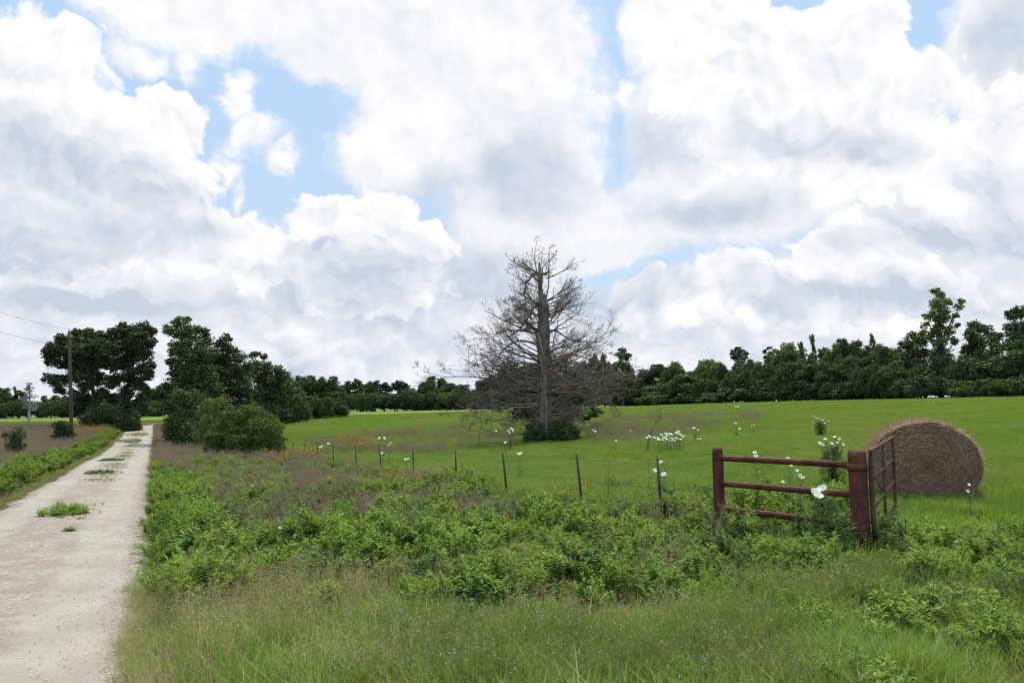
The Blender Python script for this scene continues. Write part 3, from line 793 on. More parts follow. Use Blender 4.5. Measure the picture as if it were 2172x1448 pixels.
x = U(17, 75, 2600); n_ = (ROAD_L + ROAD_R) / 2 + .05 + rng.normal(size=2600) * .22
k = (vnoise(x, x * 0, 1.6, 101) > .5) & (U(0, 1, 2600) < .6); sx = x[k]; n_ = n_[k]
make('road_crown_weeds', 'sparse tiny weeds sprouting along the middle of the gravel road', 'weeds', S_weed_low, sx * TX + n_ * NX, sx * TY + n_ * NY, U(.08, .26, k.sum()), .3, .035)
# --- loose stones on the road
def src_stone():
    import bmesh
    bm = bmesh.new(); bmesh.ops.create_icosphere(bm, subdivisions=1, radius=1)
    for v in bm.verts: v.co *= U(.7, 1.2); v.co.z *= .55
    me = bpy.data.meshes.new('stone'); bm.to_mesh(me); bm.free(); me.materials.append(M_stone)
    return me
M_stone = leaf_mat('road_stones', (.34, .30, .25), (.52, .47, .40), (.36, .20, .12), trans=0, rough=.9)
stones = []
for _ in range(5):
    me = src_stone(); a = me.attributes.new('rnd', 'FLOAT', 'FACE'); v_ = U(0, 1); a.data.foreach_set('value', np.full(len(me.polygons), v_, np.float32)); stones.append(me)
s_ = 3 + 27 * U(0, 1, 16000) ** 1.6; wq = U(0, 1, 16000)
k = U(0, 1, 16000) < (1.0 - .75 * np.maximum(np.exp(-((wq - .2) / .13) ** 2), np.exp(-((wq - .78) / .15) ** 2)))
s_, wq = s_[k], wq[k]; nq = ROAD_L + (ROAD_R - ROAD_L) * wq
x, y = s_ * TX + nq * NX, s_ * TY + nq * NY
scatter('loose_gravel', 'loose pale and rusty stones scattered on the gravel road', 'gravel', stones, np.stack([x, y, gz(x, y) + .035], 1),
        np.stack([U(-.3, .3, len(x)), U(-.3, .3, len(x)), U(0, 6.28, len(x))], 1), U(.003, .010, len(x)))

# ------------------------------------------------------------------ weed clumps on the crown of the road (things)
clumps = [((135, 1095), .42, .30, 'largest bright green weed clump on the near road crown', M_weed, 130),
          ((139, 1136), .11, .17, 'single small weed sprig on the gravel just below the large clump', M_weed, 10),
          ((212, 1006), .52, .17, 'low straggly weed patch midway along the road crown', M_weed_dark, 90),
          ((234, 979), .62, .18, 'flat green weed mat beyond the straggly patch on the road crown', M_weed_dark, 130),
          ((276, 937), 1.2, .28, 'long dark weed strip on the far road crown', M_weed_dark, 190),
          ((292, 923), 1.4, .35, 'farthest green weed strip where the road fades out', M_weed, 220),
          ((104, 1168), .14, .05, 'tiny pale weed rosette flat on the near gravel', M_weed, 5)]
for (px, rad, h, lab, mt, ns) in clumps:
    p = ground_px(*px); G = Geo()
    for i in range(ns):
        sub = Geo(); th, rr = U(0, 6.28), rad * math.sqrt(U(0, 1))
        el_ = 3.2 if rad > 1 else (1.7 if rad > .5 else 1.2)
        c = np.array([rr * math.cos(th) * (.8 if rad > 1 else 1), rr * math.sin(th) * el_, 0]); hh = h * U(.5, 1.1) * (1 - .5 * rr / rad)
        c = np.array([c[0] * NX + c[1] * TX, c[0] * NY + c[1] * TY, 0])
        tip = c + np.array([U(-.05, .05), U(-.05, .05), hh]); tube(G, [np.zeros(3), c * .6 + np.array([0, 0, .008]), c + np.array([0, 0, .012]), tip], [.004, .004, .004, .002], 3, None, U(0, 1), 1)
        m2 = 22; t = U(.1, 1, m2); ph = U(0, 6.28, m2)
        add_leaves(G, c + (tip - c) * t[:, None] + U(-.02, .02, (m2, 3)), np.stack([np.cos(ph), np.sin(ph), U(-.1, .8, m2)], 1), np.tile([0, 0, 1.], (m2, 1)) + U(-.3, .3, (m2, 3)),
                   U(.04, .08, m2), U(.014, .026, m2), U(0, 1, m2), .3, .1)
    o = link('weed_clump', G.mesh('weed_clump', [mt, M_stem]), loc=(p[0], p[1], p[2] + .02)); tag(o, lab, 'weed', 'weed clumps on the road crown')

# ------------------------------------------------------------------ steel pipe brace, gate
def pipe_mesh(pts, r, name, mat, sides=18, n=None, open_top=False):
    G = Geo(); tube(G, pts, r, sides, n); return G.mesh(name, mat, True)
def smooth_flat(me):
    return me
pL = at(1522, 957, 12.0); pR = at(1817, 966, 10.2)
pL0 = on_ground(1528, 12.0); pR0 = np.array([pR[0] + .02, pR[1], g1(pR[0], pR[1])])
pL0 = np.array([pL[0] + .0, pL[1], g1(pL[0], pL[1])])
pL[2] = 1.26; pR[2] = 1.305
br = empty('pipe_brace', (*(pL0 + pR0)[:2] / 2, 0), 'rusty red pipe fence brace with two thick posts and three rails', 'fence')
bo = np.array([*(pL0 + pR0)[:2] / 2, 0])
def post_mesh(p0, p1, r, axis):
    """big pipe post whose top is pinched flat and welded shut"""
    G = Geo(); zs = [-.3, 0, .3, .6, .9, p1[2] - .14, p1[2] - .07, p1[2] - .02, p1[2]]
    th = np.linspace(0, 2 * math.pi, 25)[:-1]; rows = []
    ax = unit(np.array(axis)); ay = np.array([-ax[1], ax[0]])
    for z in zs:
        q = np.clip((z - (p1[2] - .14)) / .14, 0, 1); sx = r * (1 + .10 * q - (.12 if z == p1[2] else 0)); sy = r * (1 - .62 * q * q)
        c = p0[:2] * (1 - z / p1[2]) + p1[:2] * (z / p1[2])
        rows.append(np.stack([c[0] + ax[0] * np.cos(th) * sx + ay[0] * np.sin(th) * sy, c[1] + ax[1] * np.cos(th) * sx + ay[1] * np.sin(th) * sy, np.full(24, z)], 1))
    V = np.concatenate(rows) - bo; k = len(zs); ii = np.arange(k * 24).reshape(k, 24)
    F = np.stack([ii[:-1], np.roll(ii[:-1], -1, 1), np.roll(ii[1:], -1, 1), ii[1:]], -1).reshape(-1, 4)
    G.add(V, F); G.F.append(ii[-1:][:, :]); G.K.append(np.full(1, .5)); G.M.append(np.zeros(1))
    return G.mesh('post', M_rust, True)
adir = unit(pR[:2] - pL[:2])
l_ = link('post', post_mesh(pL0, pL, .078, adir), br); l_['label'] = 'thinner pipe post where the wire fence ends'
r__ = link('post', post_mesh(pR0, pR, .108, adir), br); r__['label'] = 'thick corner pipe post that carries the gate'
a_, b_ = pL[:2] + adir * .07, pR[:2] - adir * .09
for (z0, z1) in ((1.115, 1.125), (.755, .765), (.395, .40)):
    G = Geo(); tube(G, [np.array([*a_, z0]) - bo, np.array([*b_, z1]) - bo], [.042], 14, 6)
    # weld collars
    for e, zz in ((a_, z0), (b_, z1)):
        tube(G, [np.array([*(e - adir * .008), zz]) - bo, np.array([*(e + adir * .012), zz]) - bo], [.050], 14)
    link('rail', G.mesh('rail', M_rust, True), br)
G = Geo(); c = pR[:2]
for z in (1.06,):
    tube(G, [np.array([*c, z]) - bo, np.array([*c, z + .085]) - bo], [.118], 24)
link('hinge_collar', G.mesh('hinge_collar', M_rust, True), br)
# gate
gA = at(1838, 965, 10.05); gB = at(1893, 937, 13.6)
gA = np.array([pR[0] + .165, pR[1] - .02, 1.30]); gB = np.array([gB[0], gB[1], 1.31])
gt = empty('pipe_gate', (gA[0], gA[1], g1(gA[0], gA[1])), 'rusty tubular farm gate standing open in front of the hay bale', 'gate')
go_ = np.array([gA[0], gA[1], g1(gA[0], gA[1])]); gd = unit((gB - gA)[:2]); gl = np.linalg.norm((gB - gA)[:2])
def gp(s, z): return np.array([gA[0] + gd[0] * s, gA[1] + gd[1] * s, z]) - go_
G = Geo()     # hooped frame: stile, top bar, far stile in one bent pipe
tube(G, [gp(0, .0), gp(0, .6), gp(0, 1.2), gp(.03, 1.275), gp(.11, 1.30), gp(gl * .5, 1.305), gp(gl - .12, 1.31), gp(gl - .03, 1.285), gp(gl, 1.2), gp(gl, .6), gp(gl, .0)], [.025], 12, 90)
link('gate_frame', G.mesh('gate_frame', M_rust, True), gt)
for z in (.95, .60, .25):
    link('gate_rail', pipe_mesh([gp(.0, z), gp(gl, z + .005)], [.021], 'gate_rail', M_rust, 12, 5), gt)
link('gate_brace', pipe_mesh([gp(gl * .47, .2), gp(gl * .47, 1.3)], [.021], 'gate_brace', M_rust_dark, 12, 5), gt)
G = Geo()     # the channel post the gate hangs on, leaning out at its foot
tube(G, [gp(-.035, -.05) + np.array([.03, 0, 0]), gp(-.035, .6), gp(-.04, 1.22)], [.036, .034, .03], 4, 8)
link('hanging_bar', G.mesh('hanging_bar', M_rust_dark, False), gt)
for z in (.30, .80, 1.12):
    G = Geo(); tube(G, [gp(-.10, z), gp(.0, z)], [.014], 8); tube(G, [gp(0, z - .03), gp(0, z + .03)], [.031], 10)
    link('hinge', G.mesh('hinge', M_rust_dark, True), gt)

# ------------------------------------------------------------------ barbed wire fence
FENCE_K = 12.0 * (1520 - 330)
posts_px = [(1394, 970, 1399), (1223, 962, 1230), (1066, 959, 1073), (966, 953, 968), (876, 950, 877), (804, 944, 810), (753, 943, 758),
            (706, 943, 709), (673, 938, 676), (646, 937, 649), (622, 936, 624), (604, 934, 606), (585, 934, 586), (566, 933, 567)]
fn = empty('barbed_wire_fence', (pL0[0], pL0[1], pL0[2]), 'barbed wire fence on dark leaning steel posts', 'fence')
fo = pL0.copy(); tops = []
for (tx, ty, bx) in posts_px:
    Yd = FENCE_K / ((tx + bx) / 2 - 330)
    top = at(tx, ty, Yd); top_r = at(bx, ty + 60, Yd)
    foot = np.array([at(bx, ty + 62, Yd)[0], Yd, 0]); lx = (top[0] - foot[0]) / max(top[2] - at(bx, ty + 62, Yd)[2], .2)
    gzp = g1(top[0], Yd); H = top[2] - gzp; foot = np.array([top[0] - lx * H, Yd, gzp - .1])
    G = Geo(); a2 = math.atan2(NY, NX) + U(-.3, .3)
    # T section: flange and web, with studs
    dF = np.array([math.cos(a2), math.sin(a2), 0]); dW = np.array([-math.sin(a2), math.cos(a2), 0])
    def bar(c0, c1, u_, hu, v_, hv):
        V = np.array([c + su * u_ * hu + sv_ * v_ * hv for c in (c0, c1) for su, sv_ in ((-1, -1), (1, -1), (1, 1), (-1, 1))])
        G.add(V - fo, np.array([[0, 1, 2, 3], [7, 6, 5, 4], [0, 4, 5, 1], [1, 5, 6, 2], [2, 6, 7, 3], [3, 7, 4, 0]]))
    bar(foot, top, dF, .023, dW, .005); bar(foot + dW * .0185, top + dW * .0185 - np.array([0, 0, .002]), dF, .004, dW, .0135)
    for q in np.arange(.15, 1, .055):
        c = foot + (top - foot) * q - dW * .008; bar(c - np.array([0, 0, .012]), c + np.array([0, 0, .012]), dF, .008, dW, .0045)
    link('fence_post', G.mesh('fence_post', M_tpost), fn)
    tops.append((foot, top))
anchor = (np.array([*pL[:2], 0]), np.array([pL[0], pL[1], 1.2]))
seq = [anchor] + tops
for wi, fr in enumerate((.93, .60, .30)):
    G = Geo()
    for i in range(len(seq) - 1):
        (f0, t0), (f1, t1) = seq[i], seq[i + 1]
        A = f0 + (t0 - f0) * fr; B = f1 + (t1 - f1) * fr
        if i == 0: A = np.array([pL[0] - adir[0] * .06, pL[1] - adir[1] * .06, (1.08, .74, .40)[wi]])
        t = np.linspace(0, 1, 9); sag = (.02 + .03 * U(0, 1)) * 4 * t * (1 - t) + (np.sin(t * 9 + wi * 2) * .012)
        pts = A + (B - A) * t[:, None]; pts[:, 2] -= sag; pts[:, 0] += 0
        d_ = np.linalg.norm((A + B) / 2); rr = .0040
        off_ = np.stack([np.cos(t * 60), np.zeros(9), np.sin(t * 60)], 1) * .002
        tube(G, pts - fo, [rr], 4, 25)
        if d_ < 30:
            for q in np.arange(.03, 1, .13 / max(np.linalg.norm(B - A), .5)):
                c = A + (B - A) * q; c[2] -= np.interp(q, t, sag)
                for m3 in range(2):
                    v_ = unit(U(-1, 1, 3)) * .018; tube(G, [c - v_ - fo, c + v_ - fo], [.0018], 3)
    link('barbed_wire', G.mesh('barbed_wire', M_wire), fn)

# ------------------------------------------------------------------ hay bale
def hay_bale():
    m_, T = new_mat('old_hay')
    at_ = T.n('ShaderNodeAttribute', attribute_name='rnd').outputs['Fac']
    pos = T.n('ShaderNodeTexCoord').outputs['Object']
    c = T.mix(at_, (.15, .085, .048), (.62, .40, .24))
    c = T.mix(T.smooth(T.noise(pos, 2.2, 5, .6), .4, .65, 0, .45), c, (.17, .11, .075))
    b = T.n('ShaderNodeBsdfPrincipled'); T.link(c, b.inputs['Base Color']); b.inputs['Roughness'].default_value = .9
    b.inputs['Specular IOR Level'].default_value = .15
    o = T.n('ShaderNodeOutputMaterial'); T.link(b.outputs[0], o.inputs[0])
    G = Geo(); a, hgt, Lh = .885, 1.5, .55      # half width, height, half length
    # outline of the slumped round: flattened at the foot
    def outline(th, r=1.0):
        x = a * np.cos(th) * r; z = np.sin(th) * (.755) * r
        sag = np.where(z < 0, 1.0 + .10 * (-z), 1.0)
        return x * sag, np.maximum(z, -.70) + .74
    th = np.linspace(0, 2 * math.pi, 97)[:-1]
    prof = [(-Lh - .02, .01), (-Lh - .02, .35), (-Lh, .75), (-Lh + .03, .93), (-Lh + .12, .99), (0, 1.0), (Lh - .12, .99), (Lh - .03, .93), (Lh, .75), (Lh, .01)]
    rows = []
    for (yy, rr) in prof:
        xx, zz = outline(th, rr); w_ = 1 + .02 * np.sin(th * 7 + yy * 3) + .012 * np.sin(th * 17 + yy * 5)
        rows.append(np.stack([xx * w_, np.full(96, yy), .74 + (zz - .74) * w_], 1))
    V = np.concatenate(rows); ii = np.arange(len(V)).reshape(len(prof), 96)
    G.add(V, np.stack([ii[:-1], ii[1:], np.roll(ii[1:], -1, 1), np.roll(ii[:-1], -1, 1)], -1).reshape(-1, 4), .12)
    # straw on the curved side, wound round it
    n = 9000; t0 = U(-.35, math.pi + .35, n); yy = U(-Lh, Lh, n); L = U(.08, .38, n)
    k5 = []
    sk = U(-.35, .35, n); lift = U(.0, .022, n)
    for q in np.linspace(0, 1, 5):
        tq = t0 + L * q * .9; xx, zz = outline(tq, 1.0 + lift * (1 + 1.2 * abs(q - .5)) + .012)
        k5.append(np.stack([xx, yy + sk * L * (q - .5), zz], 1))
    add_tubes(G, np.stack(k5, 1), np.full((n, 5), .0058) * U(.5, 1.4, (n, 1)), 3, U(0, 1, n))
    # straw on both faces, following the spiral
    for side in (-1, 1):
        n = 15000 if side < 0 else 5000
        rr = np.sqrt(U(.002, .98, n)); t0 = U(0, 6.283, n); L = U(.08, .46, n) / np.maximum(rr, .25); k5 = []
        bul = .03 * (1 - rr ** 4); ring = (np.sin(rr * 38 + t0 + 1.5 * np.sin(t0 * 3)) * .5 + .5) * U(0, 1, n)
        lift = U(0, .035, n); dr = U(-.12, .12, n) * np.where(U(0, 1, n) < .3, 3, 1)
        for q in np.linspace(0, 1, 4):
            r2 = np.clip(rr + dr * (q - .5) * .8, .01, 1.0); xx, zz = outline(t0 + L * q, r2)
            k5.append(np.stack([xx, side * (Lh + bul + .012 + lift * abs(q - .4) * 1.6), zz], 1))
        add_tubes(G, np.stack(k5, 1), np.full((n, 4), .0068) * U(.5, 1.4, (n, 1)), 3, np.clip(U(0, .75, n) * (.55 + .7 * ring), 0, 1))
    # loose strands sticking out of the top
    n = 2200; t0 = U(-.1, math.pi + .1, n); yy = U(-Lh, Lh, n); xx, zz = outline(t0, 1.01)
    A = np.stack([xx, yy, zz], 1); D = unit(np.stack([np.cos(t0 + U(-1.4, 1.4, n)), U(-.6, .6, n), np.sin(t0 + U(-1.2, 1.2, n))], 1)) * U(.03, .17, (n, 1))
    add_tubes(G, np.stack([A, A + D * .6, A + D + np.array([0, 0, -.01])], 1), np.full((n, 3), .0028), 3, U(.3, 1, n))
    me = G.mesh('hay_bale', m_, False)
    p = on_ground(1949, 15.6)
    o = link('hay_bale', me, loc=(p[0], p[1], p[2] - .02)); o.rotation_euler = (0, 0, R(-17))
    tag(o, 'weathered brown round hay bale slumped behind the open gate', 'hay bale')
hay_bale()

# ------------------------------------------------------------------ trees
def crown_from_lobes(lobes, per, size, mat, asp=.6, fill=.35, name='crown', up=.35, origin=None):
    """lobes: (x, y, z, r); leaf sprays spread through each lobe's shell and inside"""
    G = Geo(); o = np.zeros(3) if origin is None else origin
    for (x, y, z, r) in lobes:
        n = max(20, int(per * r * r))
        D = unit(rng.normal(size=(n, 3))); D[:, 2] = np.where(U(0, 1, n) < .3, np.abs(D[:, 2]), D[:, 2])
        lump = 1 + .28 * np.sin(D[:, 0] * 5 + x) * np.cos(D[:, 1] * 5 + z) + .18 * np.sin(D[:, 2] * 9 + y * 3)
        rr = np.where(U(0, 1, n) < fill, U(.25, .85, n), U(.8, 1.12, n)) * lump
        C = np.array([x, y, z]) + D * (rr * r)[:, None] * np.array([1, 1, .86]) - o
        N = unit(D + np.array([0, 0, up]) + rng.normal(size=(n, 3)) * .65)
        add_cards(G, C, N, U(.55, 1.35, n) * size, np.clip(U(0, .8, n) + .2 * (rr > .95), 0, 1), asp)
    return G.mesh(name, mat)
def tree_wood(base, lobes, r0, mat=None, top=None, fork=.3, nlimb=12, name='trunk', seed=1):
    """trunk with limbs running into the crown's lobes; all coordinates relative to base"""
    G = Geo(); rr = np.random.default_rng(seed)
    Ls = np.array([l[:3] for l in lobes]) - base
    zt = top if top else Ls[:, 2].max() * .85
    mid = Ls[Ls[:, 2] > .5 * Ls[:, 2].max()].mean(0) if (Ls[:, 2] > .5 * Ls[:, 2].max()).any() else Ls.mean(0)
    pts = smooth_path([(0, 0, -.3), (mid[0] * .1, mid[1] * .1, zt * .3), (mid[0] * .45, mid[1] * .4, zt * .65), (mid[0] * .9, mid[1] * .8, zt)], 12)
    tube(G, pts, [r0 * 1.25, r0, r0 * .75, r0 * .22], 9)
    for i in rr.permutation(len(Ls))[:nlimb]:
        e = Ls[i]; h = np.clip(e[2] * rr.uniform(.35, .62), zt * fork * .7, zt * .9)
        s = np.array([np.interp(h, pts[:, 2], pts[:, j]) for j in range(3)])
        m2 = s * .5 + e * .5 + np.array([0, 0, rr.uniform(-.05, .12) * e[2] * .4])
        tube(G, [s, m2, e], [r0 * .42, r0 * .26, r0 * .07], 6, 8)
        for q in range(3):
            p = m2 * .5 + e * .5 + rr.normal(size=3) * .1; f = e + rr.normal(size=3) * lobes[i][3] * .7
            tube(G, [p, (p + f) / 2 + rr.normal(size=3) * .08, f], [r0 * .13, r0 * .03], 4, 5)
    return G.mesh(name, mat or M_bark, True)

def px_lobes(lst, Y, thick, k=1.0):
    out = []
    for (px, py, r) in lst:
        dy = U(-1, 1) * thick; p = at(px, py, Y + dy); out.append((p[0], p[1], p[2], r * k * Y / F_PX))
        if r > 20:       # depth: a second lobe behind or in front
            p = at(px + U(-8, 8), py + U(-4, 8), Y - dy * .9); out.append((p[0], p[1], p[2], r * .85 * Y / F_PX))
    return out
def hero(name, label, cat, base_px, Y, lst, thick, mat, r0, per=420, size=.2, fork=.3, nlimb=14, sub=0, group=None, top=None, asp=.6, k=1.0, dens_fill=.35):
    b = on_ground(base_px, Y); lobes = px_lobes(lst, Y, thick, k * (1.22 if 'bush' in name else 1.12))
    if 'bush' in name:
        lobes += [(x, y, b[2] + r * .55, r) for (x, y, z, r) in lobes if z < b[2] + 2.6 * r] + [(x, y, (z + b[2]) / 2, r) for (x, y, z, r) in lobes]
    if sub:      # break large lobes into tufts
        ex = []
        for (x, y, z, r) in lobes:
            for q in range(sub):
                d = unit(rng.normal(size=3)); d[2] *= .8; ex.append((x + d[0] * r * .9, y + d[1] * r * .9, z + d[2] * r * .85, r * U(.3, .6)))
            ex.append((x, y, z, r * .9))
        lob2 = ex
    else: lob2 = lobes
    t = empty(name, b, label, cat, group)
    link('crown', crown_from_lobes(lob2, per, size, mat, origin=b, asp=asp, fill=dens_fill), t)
    link('trunk', tree_wood(b, lobes, r0, fork=fork, nlimb=nlimb, top=top, seed=len(lst)), t)
    return t

oakA = [(118, 742, 17), (140, 726, 17), (168, 718, 17), (195, 716, 19), (222, 718, 17), (150, 745, 20), (180, 742, 22), (212, 742, 22), (112, 765, 15), (132, 772, 13),
        (104, 803, 12), (122, 808, 13), (142, 806, 12), (160, 775, 16), (195, 768, 18), (228, 765, 16), (170, 800, 13), (128, 826, 10), (160, 838, 13), (185, 848, 16), (215, 838, 15), (180, 822, 12), (168, 868, 15), (200, 872, 16), (190, 790, 15), (210, 805, 15), (240, 775, 16), (238, 812, 15), (155, 792, 12)]
oakB = [(247, 708, 17), (268, 702, 15), (287, 703, 17), (306, 694, 13), (320, 706, 10), (321, 726, 11), (298, 726, 19), (268, 728, 19), (246, 738, 16), (310, 750, 15), (320, 772, 9), (285, 755, 20),
        (258, 768, 16), (300, 785, 16), (316, 800, 9), (275, 795, 15), (250, 800, 12), (290, 815, 17), (308, 830, 10), (265, 832, 14), (298, 850, 13), (245, 845, 14), (275, 862, 15), (300, 868, 12)]
hero('oak_tree', 'wide flat-topped oak left of the gravel road, behind the utility pole', 'tree', 206, 98, oakA, 2.3, M_oak, .27, 800, .26, .35, 16, 5)
hero('oak_tree', 'upright oak with straight right side at the left edge of the road', 'tree', 264, 96, oakB, 2.0, M_oak, .25, 800, .26, .35, 16, 5)
hero('bush', 'dark bush at the foot of the wide oak', 'bush', 203, 94, [(190, 884, 14), (205, 880, 18), (222, 884, 16), (236, 888, 12)], 1.0, M_oak, .05, 700, .2, nlimb=3, sub=4)
hero('bush', 'dark bush at the foot of the upright oak', 'bush', 272, 92, [(262, 890, 13), (276, 886, 15), (287, 890, 10)], .8, M_oak, .05, 700, .2, nlimb=3, sub=4)
treeC = [(380, 685, 14), (396, 680, 9), (366, 703, 15), (392, 712, 20), (420, 706, 17), (435, 722, 16), (375, 738, 17), (405, 748, 26), (440, 752, 22), (370, 768, 14), (385, 785, 22), (425, 785, 28), (372, 818, 20), (405, 822, 28), (440, 820, 26)]
treeC2 = [(478, 718, 11), (470, 735, 13), (488, 742, 14), (458, 760, 18), (490, 768, 20), (510, 758, 13), (470, 790, 24), (505, 792, 22), (524, 782, 12), (475, 825, 28), (515, 825, 24), (470, 860, 28), (510, 860, 26)]
treeD = [(540, 752, 9), (560, 755, 7), (535, 775, 14), (560, 775, 14), (585, 785, 15), (602, 800, 14), (545, 800, 20), (580, 812, 22), (612, 822, 14), (550, 840, 26), (592, 845, 24), (620, 850, 16), (560, 872, 22)]
hero('tree', 'tallest bushy tree at the right edge of the road, with feathery top', 'tree', 400, 66, treeC, 1.9, M_tree, .24, 800, .2, .3, 14, 5)
hero('tree', 'medium tree right of the tallest roadside tree, above the round bush', 'tree', 482, 69, treeC2, 2.0, M_tree, .22, 800, .2, .3, 12, 5)
hero('tree', 'shorter tree with a thin bare-looking tip, behind the round bush', 'tree', 565, 76, treeD, 2.2, M_tree, .22, 700, .22, .3, 12, 5)
hero('bush', 'broad dark undergrowth bush at the foot of the tallest roadside tree', 'bush', 395, 62, [(362, 862, 15), (375, 840, 16), (400, 850, 24), (365, 890, 14), (390, 890, 24), (420, 885, 26), (430, 855, 20), (405, 912, 18)], 1.6, M_tree, .06, 700, .17, nlimb=6, sub=5)
hero('bush', 'mid-green undergrowth bush between the roadside trees and the round bush', 'bush', 455, 58, [(440, 866, 18), (462, 862, 16), (445, 895, 18), (478, 852, 13)], 1.2, M_shrub, .06, 700, .16, nlimb=5, sub=5)
bushE = [(478, 888, 16), (500, 878, 16), (525, 873, 16), (550, 880, 16), (572, 893, 16), (588, 910, 13), (462, 908, 16), (490, 908, 22), (525, 902, 24), (558, 912, 22), (455, 930, 13), (480, 932, 18), (515, 932, 22), (550, 936, 18), (580, 934, 14), (596, 932, 8), (500, 948, 12), (530, 948, 12)]
hero('round_bush', 'large round green bush where the wire fence disappears', 'bush', 520, 47, bushE, 1.4, M_shrub, .06, 1500, .11, nlimb=9, sub=6)
hero('bush', 'small dark round bush in the brown grass by the utility pole', 'bush', 132, 66, [(120, 904, 10), (134, 902, 12), (148, 906, 9), (132, 910, 10)], .5, M_oak, .03, 1200, .12, nlimb=3, sub=4)
hero('bush', 'small dark bush at the far left in the brown grass', 'bush', 34, 44, [(22, 924, 12), (36, 921, 13), (48, 926, 9), (32, 930, 10)], .35, M_oak, .03, 1800, .09, nlimb=3, sub=4)
hero('evergreen_tree', 'dark live evergreen right behind the dead tree', 'tree', 1165, 62,
     [(1075, 785, 20), (1060, 815, 22), (1100, 800, 28), (1095, 840, 32), (1060, 850, 20), (1135, 790, 28), (1140, 830, 34), (1180, 775, 26), (1185, 815, 32), (1215, 790, 22), (1225, 830, 28), (1250, 850, 22), (1265, 872, 14), (1150, 870, 30), (1190, 860, 32), (1110, 875, 22), (1220, 880, 18), (1240, 888, 10), (1130, 895, 16), (1180, 890, 22), (1250, 815, 18)],
     2.6, M_pine, .2, 420, .2, .15, 14, 5)
hero('bush', 'dark bush against the left of the dead tree trunk', 'bush', 1130, 49, [(1122, 912, 10), (1135, 905, 12), (1142, 918, 12), (1120, 924, 10), (1135, 928, 12)], .5, M_oak, .03, 1500, .1, nlimb=3, sub=4)
hero('bush', 'dark bush against the right of the dead tree trunk', 'bush', 1195, 49, [(1175, 905, 12), (1190, 900, 13), (1207, 905, 13), (1220, 914, 10), (1178, 922, 14), (1198, 922, 16), (1216, 926, 10)], .7, M_oak, .03, 1500, .1, nlimb=4, sub=4)
# right woods, individual trees that stand out
tall = [(1985, 618, 9), (1996, 628, 10), (2008, 640, 10), (1984, 645, 13), (1998, 655, 14), (2040, 640, 7), (2034, 652, 8), (1982, 672, 14), (2004, 676, 14), (2028, 668, 6), (1966, 672, 8), (1962, 690, 8), (1990, 698, 14), (2012, 700, 12), (2030, 690, 6), (1975, 715, 12), (1995, 725, 14), (2022, 722, 9), (1958, 706, 8), (2000, 748, 16), (1985, 765, 16)]
hero('tall_tree', 'tallest broken-topped tree of the right-hand woods, airy crown against the sky', 'tree', 1998, 126, tall, 1.6, M_lite, .3, 330, .33, .2, 16, 4)
hero('tree', 'round dark tree just right of the tallest tree in the right-hand woods', 'tree', 2080, 122, [(2070, 692, 13), (2090, 700, 15), (2108, 718, 14), (2060, 712, 15), (2085, 728, 20), (2118, 740, 14), (2062, 745, 18), (2100, 758, 22), (2075, 780, 24), (2050, 768, 16), (2120, 780, 20), (2090, 810, 26)], 3, M_tree, .3, 330, .35, .2, 10, 5)
hero('tree', 'dark tree cut off by the right edge of the photo', 'tree', 2165, 112, [(2150, 672, 14), (2168, 660, 14), (2148, 700, 16), (2170, 698, 20), (2150, 730, 20), (2180, 735, 24), (2160, 768, 24), (2190, 780, 28), (2150, 805, 24), (2180, 820, 26)], 3, M_tree, .3, 330, .35, .2, 10, 5)
hero('tree', 'dark tree with layered top left of the tallest tree', 'tree', 1940, 130, [(1935, 712, 11), (1950, 722, 14), (1922, 728, 12), (1940, 745, 18), (1965, 752, 16), (1918, 758, 16), (1945, 780, 22), (1930, 810, 22)], 3, M_tree, .28, 330, .35, .2, 10, 5)
hero('pine_tree', 'dark conical tree standing just right of the dead tree', 'tree', 1323, 205, [(1320, 742, 7), (1316, 755, 9), (1330, 758, 9), (1312, 775, 10), (1328, 778, 12), (1338, 790, 9), (1315, 800, 13), (1332, 808, 13), (1318, 830, 14), (1336, 835, 12)], 2, M_tree, .3, 200, .42, .2, 8, 5)
hero('pine_tree', 'round-topped pine poking above the middle of the right-hand woods', 'tree', 1566, 185, [(1556, 748, 7), (1568, 743, 8), (1580, 750, 7), (1562, 758, 9), (1576, 762, 8), (1566, 780, 10), (1566, 800, 14)], 2, M_pine, .3, 240, .4, .3, 6, 5)
hero('pine_tree', 'flat-tiered pine right of the round-topped pine above the woods', 'tree', 1633, 180, [(1622, 745, 5), (1633, 738, 5), (1645, 744, 5), (1636, 750, 7), (1625, 760, 6), (1644, 764, 6), (1633, 776, 10), (1633, 800, 14)], 1.5, M_pine, .25, 240, .36, .3, 6, 5)

